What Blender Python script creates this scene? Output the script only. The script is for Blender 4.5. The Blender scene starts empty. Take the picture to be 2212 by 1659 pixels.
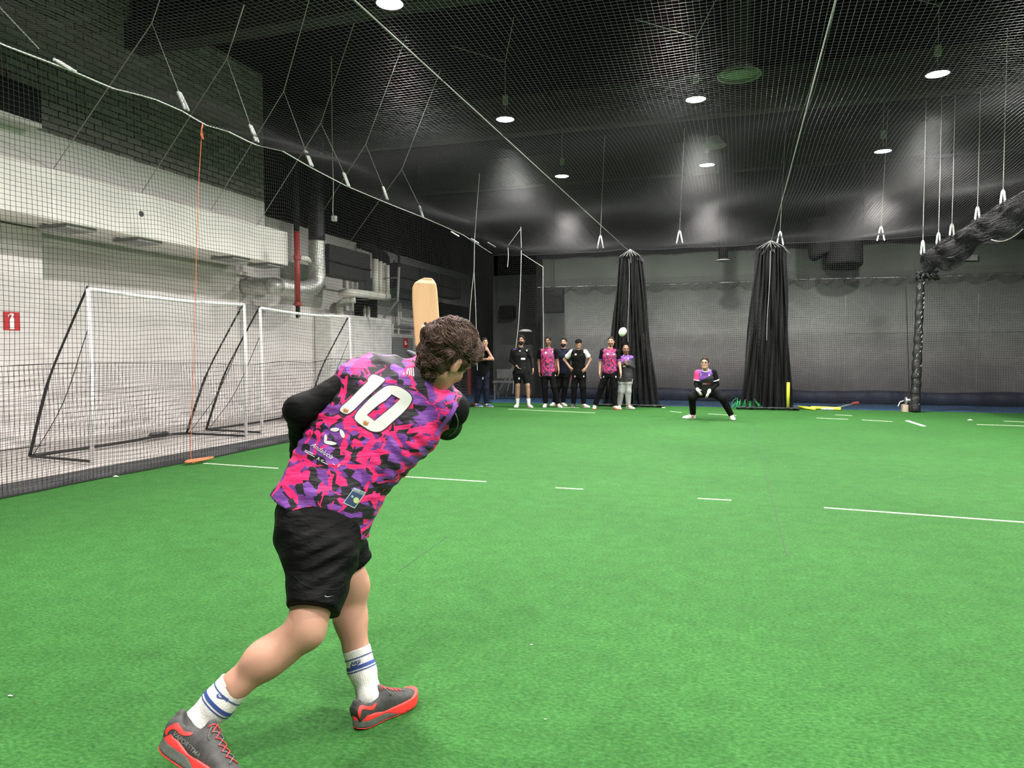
import bpy, bmesh, math, random
import numpy as np
from mathutils import Vector, Matrix, Euler
from mathutils.bvhtree import BVHTree
random.seed(7); np.random.seed(7)
PI = math.pi
scene = bpy.context.scene
COL = scene.collection

# ------------------------------------------------------------------ camera
FW, FH, FPX = 2212.0, 1659.0, 1550.0
CAMZ = 1.33
def _calib(vp, roll):
    d = np.array([(vp[0]-FW/2)/FPX, -(vp[1]-FH/2)/FPX, -1.0]); d /= np.linalg.norm(d)
    r = math.radians(roll)
    up = np.array([math.sin(r), math.cos(r), 0.0]); z = up-d*up.dot(d); z /= np.linalg.norm(z)
    return np.array([np.cross(d, z), d, z])
RC = _calib((1597, 765), 0.7)            # world = RC @ camera vector
C0 = np.array([0.0, 0.0, CAMZ])
cam_data = bpy.data.cameras.new('camera')
cam = bpy.data.objects.new('camera', cam_data); COL.objects.link(cam)
cam_data.sensor_width = 36.0; cam_data.lens = FPX/FW*36.0
cam_data.clip_start = 0.05; cam_data.clip_end = 200
_m = Matrix([list(RC[0])+[0], list(RC[1])+[0], list(RC[2])+[CAMZ], [0, 0, 0, 1]])
cam.matrix_world = _m
scene.camera = cam
# ------------------------------------------------------------------ world, colour management
w = bpy.data.worlds.new('world'); scene.world = w; w.use_nodes = True
w.node_tree.nodes['Background'].inputs[0].default_value = (0.6, 0.65, 0.7, 1)
w.node_tree.nodes['Background'].inputs[1].default_value = 0.02
scene.view_settings.view_transform = 'Standard'
scene.view_settings.look = 'None'
scene.view_settings.gamma = 1.0
scene.view_settings.use_curve_mapping = False
scene.view_settings.exposure = 0.0
cy = scene.cycles
cy.max_bounces = 6; cy.diffuse_bounces = 4; cy.glossy_bounces = 2; cy.transmission_bounces = 2
cy.transparent_max_bounces = 8; cy.sample_clamp_indirect = 3.0; cy.caustics_reflective = False
cy.caustics_refractive = False; cy.use_denoising = True; cy.use_adaptive_sampling = True
cy.adaptive_threshold = 0.02
LAMP_Z = 5.63
LAMP_W = 400.0       # watts of each high-bay lamp
# lamp positions: three columns over the hall
LAMP_SPOTS = [(x, y) for x in (-4.13, -0.75, 2.85) for y in (-0.75, 3.65, 8.1, 12.65, 17.05) if not (x < -4 and y < 0)]
LAMP_SPOTS += [(6.43, y) for y in (-0.75, 3.65, 8.1, 12.65)]      # unseen column of lamps added on the right to brighten the left wall

# ------------------------------------------------------------------ measuring helpers
def ray(px, py):
    return RC @ np.array([(px-FW/2)/FPX, -(py-FH/2)/FPX, -1.0])
def onX(px, py, x):
    d = ray(px, py); return Vector(C0+d*((x-C0[0])/d[0]))
def onY(px, py, y):
    d = ray(px, py); return Vector(C0+d*((y-C0[1])/d[1]))
def onZ(px, py, z=0.0):
    d = ray(px, py); return Vector(C0+d*((z-C0[2])/d[2]))
def dep(px, py, d):
    return Vector(C0+ray(px, py)*d)
def topix(p):
    c = RC.T @ (np.array(p)-C0); return (c[0]/-c[2]*FPX+FW/2, FH/2-c[1]/-c[2]*FPX, -c[2])

# ------------------------------------------------------------------ object helpers
def tag(o, label=None, cat=None, group=None, kind=None):
    if label: o['label'] = label
    if cat: o['category'] = cat
    if group: o['group'] = group
    if kind: o['kind'] = kind
    return o
def empty(name, loc=(0, 0, 0), rz=0.0, label=None, cat=None, group=None, kind=None):
    o = bpy.data.objects.new(name, None); COL.objects.link(o)
    o.location = loc; o.rotation_euler = (0, 0, rz); o.empty_display_size = 0.1
    return tag(o, label, cat, group, kind)
def link_mesh(name, me, mats, parent=None, smooth=False):
    o = bpy.data.objects.new(name, me); COL.objects.link(o)
    if not isinstance(mats, (list, tuple)): mats = [mats]
    for m in mats: me.materials.append(m)
    if smooth:
        me.polygons.foreach_set('use_smooth', [True]*len(me.polygons))
    if parent:
        o.parent = parent
        # geometry is written in world space; undo the parent's placement
        pl = Matrix.Translation(parent.location) @ parent.rotation_euler.to_matrix().to_4x4()
        if parent.parent is not None or parent.type == 'MESH': pl = Matrix.Identity(4)
        o.matrix_parent_inverse = pl.inverted()
    me.update()
    return o
def pymesh(name, verts, faces, mats, parent=None, smooth=False):
    me = bpy.data.meshes.new(name); me.from_pydata([tuple(v) for v in verts], [], [tuple(f) for f in faces])
    return link_mesh(name, me, mats, parent, smooth)
def npmesh(name, V, F, mats, parent=None, smooth=False):
    """V (n,3) float, F (m,k) int, all faces with k corners"""
    V = np.asarray(V, np.float32); F = np.asarray(F, np.int32); k = F.shape[1]
    me = bpy.data.meshes.new(name)
    me.vertices.add(len(V)); me.vertices.foreach_set('co', V.ravel())
    me.loops.add(F.size); me.loops.foreach_set('vertex_index', F.ravel())
    me.polygons.add(len(F))
    me.polygons.foreach_set('loop_start', np.arange(0, F.size, k, dtype=np.int32))
    me.polygons.foreach_set('loop_total', np.full(len(F), k, np.int32))
    me.update(calc_edges=True); me.validate()
    return link_mesh(name, me, mats, parent, smooth)
class MB:
    """collects shapes, links them as one mesh"""
    def __init__(s): s.v = []; s.f = []
    def add(s, v, f):
        n = len(s.v); s.v += [tuple(x) for x in v]; s.f += [tuple(i+n for i in q) for q in f]; return s
    def box(s, a, b, M=None):
        x0, y0, z0 = a; x1, y1, z1 = b
        v = [Vector(p) for p in ((x0,y0,z0),(x1,y0,z0),(x1,y1,z0),(x0,y1,z0),(x0,y0,z1),(x1,y0,z1),(x1,y1,z1),(x0,y1,z1))]
        if M is not None: v = [M @ p for p in v]
        return s.add(v, [(0,3,2,1),(4,5,6,7),(0,1,5,4),(1,2,6,5),(2,3,7,6),(3,0,4,7)])
    def tube(s, pts, r, n=8, caps=True, closed=False):
        pts = [Vector(p) for p in pts]; m = len(pts)
        rs = list(r) if isinstance(r, (list, tuple)) else [r]*m
        v = []; up = None
        for i, p in enumerate(pts):
            if closed: t = pts[(i+1) % m]-pts[i-1]
            else: t = pts[min(i+1, m-1)]-pts[max(i-1, 0)]
            if t.length < 1e-9: t = Vector((0, 0, 1))
            t.normalize()
            if up is None:
                up = t.orthogonal().normalized()
            else:
                up = up-t*up.dot(t)
                up = up.normalized() if up.length > 1e-6 else t.orthogonal().normalized()
            w_ = t.cross(up)
            for k in range(n):
                a = 2*PI*k/n; v.append(p+up*math.cos(a)*rs[i]+w_*math.sin(a)*rs[i])
        f = []
        for i in range(m if closed else m-1):
            j = (i+1) % m
            for k in range(n):
                f.append((i*n+k, i*n+(k+1) % n, j*n+(k+1) % n, j*n+k))
        if caps and not closed:
            f.append(tuple(range(n))[::-1]); f.append(tuple((m-1)*n+k for k in range(n)))
        return s.add(v, f)
    def lathe(s, prof, n=24, M=None, cap=True):
        v = []; f = []; m = len(prof)
        for (r, z) in prof:
            for k in range(n):
                a = 2*PI*k/n; p = Vector((r*math.cos(a), r*math.sin(a), z)); v.append(M @ p if M is not None else p)
        for i in range(m-1):
            for k in range(n): f.append((i*n+k, i*n+(k+1) % n, (i+1)*n+(k+1) % n, (i+1)*n+k))
        if cap: f.append(tuple(range(n))[::-1]); f.append(tuple((m-1)*n+k for k in range(n)))
        return s.add(v, f)
    def prism(s, poly, a, b, M=None):
        """poly: 2-D outline (x, z) extruded from y=a to y=b"""
        n = len(poly); v = [Vector((p[0], a, p[1])) for p in poly]+[Vector((p[0], b, p[1])) for p in poly]
        if M is not None: v = [M @ p for p in v]
        f = [tuple(range(n)), tuple(range(2*n-1, n-1, -1))]+[(i, (i+1) % n+0, (i+1) % n+n, i+n)[::-1] for i in range(n)]
        return s.add(v, f)
    def build(s, name, mat, parent=None, smooth=False, bevel=0.0):
        o = pymesh(name, s.v, s.f, mat, parent, smooth)
        if bevel > 0:
            md = o.modifiers.new('b', 'BEVEL'); md.width = bevel; md.segments = 2; md.limit_method = 'ANGLE'
        return o
def copy_tree(o, parent=None):
    c = o.copy(); COL.objects.link(c)
    if parent: c.parent = parent
    for ch in list(o.children): copy_tree(ch, c)
    return c
def catmull(pts, n=8):
    pts = [Vector(p) for p in pts]; out = []
    P = [pts[0]*2-pts[1]]+pts+[pts[-1]*2-pts[-2]]
    for i in range(1, len(P)-2):
        a, b, c, d = P[i-1], P[i], P[i+1], P[i+2]
        for k in range(n):
            t = k/n
            out.append(0.5*((2*b)+(c-a)*t+(2*a-5*b+4*c-d)*t*t+(3*b-a-3*c+d)*t**3))
    out.append(pts[-1]); return out

# ------------------------------------------------------------------ materials
def srgb(r, g, b):
    f = lambda c: (c/255/12.92 if c/255 <= 0.04045 else ((c/255+0.055)/1.055)**2.4)
    return (f(r), f(g), f(b), 1.0)
class NT:
    def __init__(s, name):
        s.m = bpy.data.materials.new(name); s.m.use_nodes = True; s.t = s.m.node_tree
        s.b = s.t.nodes['Principled BSDF']
    def n(s, typ, **kw):
        nd = s.t.nodes.new(typ)
        for k, v in kw.items():
            if k in nd.inputs.keys() if isinstance(k, str) else False: nd.inputs[k].default_value = v
            else: setattr(nd, k, v)
        return nd
    def l(s, a, b): s.t.links.new(a, b)
    def inp(s, k, v):
        if k in s.b.inputs: s.b.inputs[k].default_value = v
    def noise(s, scale, detail=4, coord='Object', vec_scale=None, rough=0.5):
        tc = s.t.nodes.new('ShaderNodeTexCoord'); nz = s.t.nodes.new('ShaderNodeTexNoise')
        nz.inputs['Scale'].default_value = scale; nz.inputs['Detail'].default_value = detail
        nz.inputs['Roughness'].default_value = rough
        if vec_scale:
            mp = s.t.nodes.new('ShaderNodeMapping'); mp.inputs['Scale'].default_value = vec_scale
            s.l(tc.outputs[coord], mp.inputs[0]); s.l(mp.outputs[0], nz.inputs['Vector'])
        else: s.l(tc.outputs[coord], nz.inputs['Vector'])
        return nz
    def ramp(s, src, stops, interp='LINEAR'):
        r = s.t.nodes.new('ShaderNodeValToRGB'); r.color_ramp.interpolation = interp
        e = r.color_ramp.elements
        while len(e) > 1: e.remove(e[0])
        e[0].position = stops[0][0]; e[0].color = stops[0][1]
        for p, c in stops[1:]:
            q = e.new(p); q.color = c
        s.l(src, r.inputs[0]); return r
    def bump(s, src, strength, dist=0.01):
        b = s.t.nodes.new('ShaderNodeBump'); b.inputs['Strength'].default_value = strength
        b.inputs['Distance'].default_value = dist
        s.l(src, b.inputs['Height']); s.l(b.outputs[0], s.b.inputs['Normal']); return b
def mat(name, col, rough=0.6, metal=0.0, spec=0.5, var=0.12, vscale=6.0, bump=0.0, bscale=80.0, bdist=0.002):
    q = NT(name); q.inp('Roughness', rough); q.inp('Metallic', metal); q.inp('Specular IOR Level', spec)
    col = tuple(col)[:3]
    if var > 0:
        nz = q.noise(vscale, 4)
        lo = tuple(c*(1-var) for c in col)+(1,); hi = tuple(min(1, c*(1+var)) for c in col)+(1,)
        r = q.ramp(nz.outputs['Fac'], [(0.3, lo), (0.7, hi)]); q.l(r.outputs[0], q.b.inputs['Base Color'])
    else: q.inp('Base Color', col+(1,))
    if bump > 0:
        nb = q.noise(bscale, 3); q.bump(nb.outputs['Fac'], bump, bdist)
    return q.m
def emit(name, col, strength):
    q = NT(name); q.inp('Emission Color', tuple(col)[:3]+(1,)); q.inp('Emission Strength', strength)
    q.inp('Base Color', tuple(col)[:3]+(1,)); return q.m
M = {}
M['black_metal'] = mat('black_metal', (.012,.012,.013), .45)
M['black_plastic'] = mat('black_plastic', (.015,.015,.016), .5)
M['white_paint'] = mat('white_paint', (.75,.74,.72), .5, bump=.1)
M['white_plastic'] = mat('white_plastic', (.8,.8,.8), .4, var=.03)
M['grey_paint'] = mat('grey_paint', (.22,.23,.22), .6)
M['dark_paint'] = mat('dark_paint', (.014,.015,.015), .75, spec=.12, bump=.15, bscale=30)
M['cable'] = mat('cable', (.30,.31,.28), .5, var=.1)
M['pale_cord'] = mat('pale_cord', (.45,.47,.44), .6, var=.1)
M['red_paint'] = mat('red_paint', (.30,.035,.03), .5)
M['steel'] = mat('steel', (.55,.56,.55), .35, metal=.9)
M['rope_orange'] = mat('rope_orange', (.50,.12,.05), .8, var=.2, vscale=60)
M['yellow'] = mat('yellow', (.75,.78,.06), .5, var=.05)
M['sign_red'] = mat('sign_red', (.50,.015,.025), .5, var=.02)
M['pure_white'] = mat('pure_white', (.82,.82,.80), .6, var=.02)
# ================================================================== the hall
XN = -6.47            # left side net plane
XB = -8.9             # front of the boxed duct on the left wall
XU = -9.3             # upper brick wall
XW = -10.2            # lower left wall
YN = 18.75            # far net plane
YB = 21.2             # back wall
YR = 27.0             # end of the dark recess beyond the left walkway
XR = 9.6              # right wall
ZC = 7.0              # ceiling
Y0 = -7.5
PAINT = 0.5*(onX(90, 285, XU).z+onX(571, 436, XU).z)
BOX_B = 0.5*(onX(0, 455, XB).z+onX(622, 572, XB).z)
BOX_T = 0.5*(onX(115, 365, XB).z+onX(622, 502, XB).z)
BX0 = onY(1172, 700, YB).x
YBOX = onX(622, 540, XB).y
YBRICK = onX(571, 436, XU).y
def structure(o): o['kind'] = 'structure'; return o

# --- turf
q = NT('turf'); q.inp('Roughness', .85); q.inp('Specular IOR Level', .15)
big = q.noise(0.55, 3); mid = q.noise(7, 6, rough=.65); fine = q.noise(1.0, 6, vec_scale=(48, 75, 40), rough=.72)
fine2 = q.noise(330, 2)
r1 = q.ramp(fine.outputs['Fac'], [(.30, (.010,.050,.0085,1)), (.50, (.024,.102,.019,1)), (.70, (.046,.158,.036,1))])
r2 = q.ramp(big.outputs['Fac'], [(.3, (.86,.88,.86,1)), (.7, (1.1,1.08,1.1,1))])
r3 = q.ramp(mid.outputs['Fac'], [(.3, (.82,.84,.82,1)), (.7, (1.14,1.12,1.14,1))])
m1 = q.n('ShaderNodeMixRGB', blend_type='MULTIPLY'); m1.inputs[0].default_value = 1
m2 = q.n('ShaderNodeMixRGB', blend_type='MULTIPLY'); m2.inputs[0].default_value = 1
q.l(r1.outputs[0], m1.inputs[1]); q.l(r2.outputs[0], m1.inputs[2]); q.l(m1.outputs[0], m2.inputs[1]); q.l(r3.outputs[0], m2.inputs[2])
q.l(m2.outputs[0], q.b.inputs['Base Color'])
ad = q.n('ShaderNodeMath', operation='ADD'); q.l(fine.outputs['Fac'], ad.inputs[0]); q.l(fine2.outputs['Fac'], ad.inputs[1])
q.bump(ad.outputs[0], .55, .006)
M['turf'] = q.m
structure(MB().box((XN-.05, Y0, -.05), (XR, YN-.02, 0)).build('floor', M['turf']))
# light concrete walkway on the left, blue running strip at the back
M['concrete'] = mat('concrete', (.50,.46,.44), .7, var=.12, vscale=1.5, bump=.1)
M['blue_floor'] = mat('blue_floor', (.035,.10,.22), .6, var=.15, vscale=2)
structure(MB().box((XW, Y0, -.06), (XN-.05, YN-.7, -.01)).build('floor_walkway', M['concrete']))
structure(MB().box((XN-.05, YN-.02, -.06), (XR, YB, -.012)).box((XW, YN-.7, -.06), (XN-.05, YR, -.012)).build('floor_track', M['blue_floor']))
M['kerb'] = mat('kerb', (.055,.055,.058), .7, var=.2, vscale=3)
structure(MB().box((-6.95, Y0, -.01), (XN-.05, YN-.7, .05)).build('trim_1', M['kerb'], bevel=.006))
# seams in the turf
M['seam'] = mat('seam', (.012,.055,.011), .9)
def floor_strip(name, p, q_, wd, m, z=.003):
    a, b = onZ(*p), onZ(*q_); t = (b-a).normalized(); n = Vector((-t.y, t.x, 0))*wd/2
    return pymesh(name, [a-n+Vector((0,0,z)), b-n+Vector((0,0,z)), b+n+Vector((0,0,z)), a+n+Vector((0,0,z))]+[a-n, b-n, b+n, a+n],
                  [(0,1,2,3),(4,7,6,5),(0,4,5,1),(1,5,6,2),(2,6,7,3),(3,7,4,0)], m)
for k, (a, b) in enumerate([((1596, 800), (1700, 1200)), ((860, 1235), (965, 1160))]):
    structure(floor_strip('trim_%d' % (k+2), a, b, .009, M['seam'], .002))
# --- left wall: two-tone paint, brick above, bare render below
def two_tone(name, light, dark, zp, brick=False, mottled=.1):
    q = NT(name); q.inp('Roughness', .85); q.inp('Specular IOR Level', .1)
    geo = q.n('ShaderNodeNewGeometry'); sp = q.n('ShaderNodeSeparateXYZ'); q.l(geo.outputs['Position'], sp.inputs[0])
    nz = q.noise(.9, 5); n2 = q.noise(9, 4)
    wob = q.n('ShaderNodeMath', operation='MULTIPLY_ADD'); q.l(n2.outputs['Fac'], wob.inputs[0]); wob.inputs[1].default_value = .03; q.l(sp.outputs[2], wob.inputs[2])
    st = q.n('ShaderNodeMath', operation='GREATER_THAN'); q.l(wob.outputs[0], st.inputs[0]); st.inputs[1].default_value = zp+.015
    rl = q.ramp(nz.outputs['Fac'], [(.3, tuple(c*(1-mottled) for c in light)+(1,)), (.7, tuple(light)+(1,))])
    rd = q.ramp(nz.outputs['Fac'], [(.3, tuple(c*.7 for c in dark)+(1,)), (.7, tuple(dark)+(1,))])
    mx = q.n('ShaderNodeMixRGB'); q.l(st.outputs[0], mx.inputs[0]); q.l(rl.outputs[0], mx.inputs[1])
    if brick:
        mp = q.n('ShaderNodeCombineXYZ'); q.l(sp.outputs[1], mp.inputs[0]); q.l(sp.outputs[2], mp.inputs[1])
        br = q.n('ShaderNodeTexBrick'); br.inputs['Scale'].default_value = 1.0
        br.inputs['Brick Width'].default_value = .30; br.inputs['Row Height'].default_value = .098; br.inputs['Mortar Size'].default_value = .009
        br.inputs['Color1'].default_value = tuple(dark)+(1,); br.inputs['Color2'].default_value = tuple(c*.62 for c in dark)+(1,)
        br.inputs['Mortar'].default_value = tuple(c*.10 for c in dark)+(1,)
        q.l(mp.outputs[0], br.inputs['Vector']); q.l(br.outputs['Color'], mx.inputs[2])
        bb = q.bump(br.outputs['Fac'], .5, .01); bb.invert = True
    else:
        q.l(rd.outputs[0], mx.inputs[2]); q.bump(n2.outputs['Fac'], .12, .01)
    q.l(mx.outputs[0], q.b.inputs['Base Color'])
    return q.m
WHITE = (.70,.685,.66); DARK = (.020,.022,.021)
M['wall_brick'] = two_tone('wall_brick', WHITE, (.27,.26,.245), PAINT, brick=True)
M['wall_plain'] = two_tone('wall_plain', WHITE, DARK, PAINT)
# pinkish white painted brick on the lower wall, junction shade painted in near the floor
q = NT('wall_lower'); q.inp('Roughness', .8)
geo = q.n('ShaderNodeNewGeometry'); sp = q.n('ShaderNodeSeparateXYZ'); q.l(geo.outputs['Position'], sp.inputs[0])
mp = q.n('ShaderNodeCombineXYZ'); q.l(sp.outputs[1], mp.inputs[0]); q.l(sp.outputs[2], mp.inputs[1])
br = q.n('ShaderNodeTexBrick'); br.inputs['Scale'].default_value = 1.0; br.inputs['Brick Width'].default_value = .27; br.inputs['Row Height'].default_value = .085; br.inputs['Mortar Size'].default_value = .006
br.inputs['Color1'].default_value = (1,1,1,1); br.inputs['Color2'].default_value = (.95,.95,.95,1); br.inputs['Mortar'].default_value = (.86,.86,.86,1)
q.l(mp.outputs[0], br.inputs['Vector'])
n1 = q.noise(.8, 6, vec_scale=(1, 1, 4)); n2 = q.noise(20, 4)
r1 = q.ramp(n1.outputs['Fac'], [(.30, (.60,.565,.55,1)), (.5, (.69,.655,.64,1)), (.7, (.72,.69,.675,1))])
mg = q.n('ShaderNodeMixRGB', blend_type='MULTIPLY'); mg.inputs[0].default_value = 1; q.l(r1.outputs[0], mg.inputs[1]); q.l(br.outputs['Color'], mg.inputs[2])
# patchy dark band low on the wall, painting in the floor junction shadow
n3 = q.noise(2.2, 5, vec_scale=(1, 1, 5)); mr = q.n('ShaderNodeMapRange'); q.l(sp.outputs[2], mr.inputs[0]); mr.inputs[1].default_value = .75; mr.inputs[2].default_value = .15
mm = q.n('ShaderNodeMath', operation='MULTIPLY'); q.l(mr.outputs[0], mm.inputs[0]); rs_ = q.ramp(n3.outputs['Fac'], [(.48, (0,0,0,1)), (.62, (.55,.55,.55,1))]); q.l(rs_.outputs[0], mm.inputs[1])
m3 = q.n('ShaderNodeMixRGB'); q.l(mm.outputs[0], m3.inputs[0]); q.l(mg.outputs[0], m3.inputs[1]); m3.inputs[2].default_value = (.30,.29,.28,1)
q.l(m3.outputs[0], q.b.inputs['Base Color']); q.bump(br.outputs['Fac'], .25, .004).invert = True; M['wall_lower'] = q.m
wl = structure(MB().box((XW-.2, Y0, -.06), (XW, 22.2, BOX_B+.02)).build('wall_left', M['wall_lower']))
# upper masses over the walkway: brick mass, boxed duct, slab
b = MB().box((XW-.2, Y0, BOX_B+.12), (XU, YBRICK, ZC)); structure(b.build('wall_left_upper', M['wall_brick']))
M['duct_white'] = mat('duct_white', (.72,.70,.66), .6, var=.1, vscale=.8)
b = MB().box((XU+.02, Y0+.05, BOX_B), (XB, YBOX, BOX_T))
boxduct = b.build('boxed_duct', M['duct_white'], bevel=.01)
tag(boxduct, 'long white boxed duct running along the upper left wall under the brick', 'duct')
hp = onX(305, 462, XB)
pl = MB(); pl.lathe([(.045, -.01), (.045, .006)], 20, Matrix.Translation((XB, hp.y, hp.z)) @ Matrix.Rotation(PI/2, 4, 'Y'))
pl.build('hole_cover', M['black_plastic'], boxduct)
for yy in (onX(113, 400, XB).y, onX(352, 440, XB).y):
    MB().box((XB-.001, yy-.02, BOX_B), (XB+.006, yy+.02, BOX_T)).build('joint_strip', M['white_paint'], boxduct)
# brackets beneath the boxed duct
br0 = None
for (x, y) in [(150, 493), (300, 522), (500, 560), (575, 571)]:
    p = onX(x, y, XB-.3)
    if br0 is None:
        o = MB().box((-.25, -.25, -.05), (.25, .25, 0)).box((-.23, -.27, -.02), (.23, -.22, .0)).build('support_plate', M['grey_paint'])
        br0 = o
    else:
        o = br0.copy(); COL.objects.link(o)
    o.location = (XB-.32, p.y, BOX_B)
    tag(o, None, 'bracket', 'plates under the boxed duct')
    o['label'] = 'flat grey plate under the white boxed duct, %s' % {150: 'nearest the extinguisher sign', 300: 'second from the extinguisher sign', 500: 'third from the extinguisher sign', 575: 'beside the red pipe'}[x]
# slab soffit above the walkway (pale paint)
M['soffit'] = mat('soffit', (.62,.63,.58), .7, var=.12, vscale=1.2)
structure(MB().box((XW-.2, Y0, BOX_B+.02), (XU-.0, YBRICK, BOX_B+.14)).build('ceiling_walkway', M['soffit']))
# dripping cornice pipe
structure(MB().box((XW, Y0, BOX_B-.14), (XW+.09, 20.5, BOX_B-.06)).build('trim_4', M['soffit']))
# recess past the brick mass
structure(MB().box((XW-.2, YBRICK, BOX_B+.02), (XW, YR, ZC)).build('wall_left_far', M['wall_plain']))
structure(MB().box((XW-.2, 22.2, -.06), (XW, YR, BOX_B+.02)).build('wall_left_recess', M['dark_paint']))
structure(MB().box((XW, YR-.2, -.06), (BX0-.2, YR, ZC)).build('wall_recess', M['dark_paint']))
# concrete beam stub and lit pier at near left
pz = onX(18, 250, XU+.3)
pe = onX(90, 262, XU+.3)
structure(MB().box((XU-.1, Y0, PAINT-.06), (XU+.3, pe.y, PAINT+.45)).build('trim_5', M['wall_plain']))
pr = onX(93, 570, XW+.45)
structure(MB().box((XW, Y0, 0), (XW+.45, pr.y, BOX_B)).build('wall_pier', M['wall_lower'], bevel=.02))
# --- back wall
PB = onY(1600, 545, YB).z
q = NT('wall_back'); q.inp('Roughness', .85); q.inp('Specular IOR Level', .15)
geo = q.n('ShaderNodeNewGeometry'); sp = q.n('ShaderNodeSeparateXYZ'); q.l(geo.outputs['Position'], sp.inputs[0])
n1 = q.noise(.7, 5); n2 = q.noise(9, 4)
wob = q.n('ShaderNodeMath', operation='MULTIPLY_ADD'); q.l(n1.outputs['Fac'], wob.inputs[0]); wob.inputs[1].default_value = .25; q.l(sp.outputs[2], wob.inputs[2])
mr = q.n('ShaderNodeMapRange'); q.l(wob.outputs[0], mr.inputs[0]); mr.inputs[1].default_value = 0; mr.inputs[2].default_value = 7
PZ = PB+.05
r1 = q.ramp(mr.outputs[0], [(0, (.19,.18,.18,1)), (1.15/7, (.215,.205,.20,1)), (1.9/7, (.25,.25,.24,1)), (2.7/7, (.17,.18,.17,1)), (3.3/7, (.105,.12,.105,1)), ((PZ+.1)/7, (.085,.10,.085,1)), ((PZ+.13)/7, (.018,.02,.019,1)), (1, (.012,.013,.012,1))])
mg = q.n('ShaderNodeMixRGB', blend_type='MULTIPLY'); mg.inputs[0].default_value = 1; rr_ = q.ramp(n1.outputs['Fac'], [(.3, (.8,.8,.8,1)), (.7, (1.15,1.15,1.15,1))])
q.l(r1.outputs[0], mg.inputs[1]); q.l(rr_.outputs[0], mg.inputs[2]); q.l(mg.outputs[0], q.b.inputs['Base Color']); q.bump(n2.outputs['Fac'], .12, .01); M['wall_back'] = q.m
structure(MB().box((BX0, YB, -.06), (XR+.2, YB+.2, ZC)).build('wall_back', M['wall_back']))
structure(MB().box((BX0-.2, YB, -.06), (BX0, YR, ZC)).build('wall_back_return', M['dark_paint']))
structure(MB().box((XR, Y0, -.06), (XR+.2, YB, ZC)).build('wall_right', two_tone('wall_right', WHITE, DARK, 4.2)))
structure(MB().box((XW-.2, Y0-.2, -.06), (XR+.2, Y0, ZC)).build('wall_front', two_tone('wall_front', WHITE, DARK, 4.2)))
M['ceil'] = mat('ceil', (.004,.0045,.0045), .95, spec=.03, bump=.1, bscale=10)
structure(MB().box((XW-.2, Y0-.2, ZC), (XR+.2, YR, ZC+.15)).build('ceiling', M['ceil']))
M['beam'] = mat('beam', (.022,.028,.022), .8, spec=.1)
for k, y in enumerate((-2.6, 3.3, 9.3, 15.3, 20.0)):
    structure(MB().box((XU, y-.16, 6.15), (XR, y+.16, 6.55)).box((XU, y-.03, 6.5), (XR, y+.03, ZC)).build('trim_%d' % (k+6), M['beam']))
# navy padding at the foot of the back wall, with soft folds
M['navy'] = mat('navy', (.016,.024,.055), .6, var=.25, vscale=2.5)
V = []; F = []
n = 160
for i in range(n+1):
    x = BX0+(XR-BX0)*i/n; wv = .03*math.sin(i*.9)+.02*math.sin(i*2.3)
    h = .33+.02*math.sin(i*.21)
    for (dy, z) in ((.02, -.01), (.10+wv, .02), (.13+wv*1.2, h*.5), (.10+wv*.5, h), (.02, h+.01)):
        V.append((x, YB-dy, z))
for i in range(n):
    for k in range(4): F.append((i*5+k, i*5+k+1, (i+1)*5+k+1, (i+1)*5+k))
navy = pymesh('wall_padding', V, F, M['navy'], smooth=True)
tag(navy, 'navy blue padded skirt running along the foot of the back wall', 'wall padding')
# panel joints on the back wall
for k, x in enumerate((1828, 2115)):
    p = onY(x, 600, YB)
    structure(MB().box((p.x-.012, YB-.012, 0), (p.x+.012, YB, 2.9)).build('trim_%d' % (k+11), M['grey_paint']))
structure(MB().box((onY(1830, 720, YB).x, YB-.01, onY(1830, 720, YB).z), (XR, YB, onY(1830, 720, YB).z+.02)).build('trim_13', M['grey_paint']))
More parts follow.
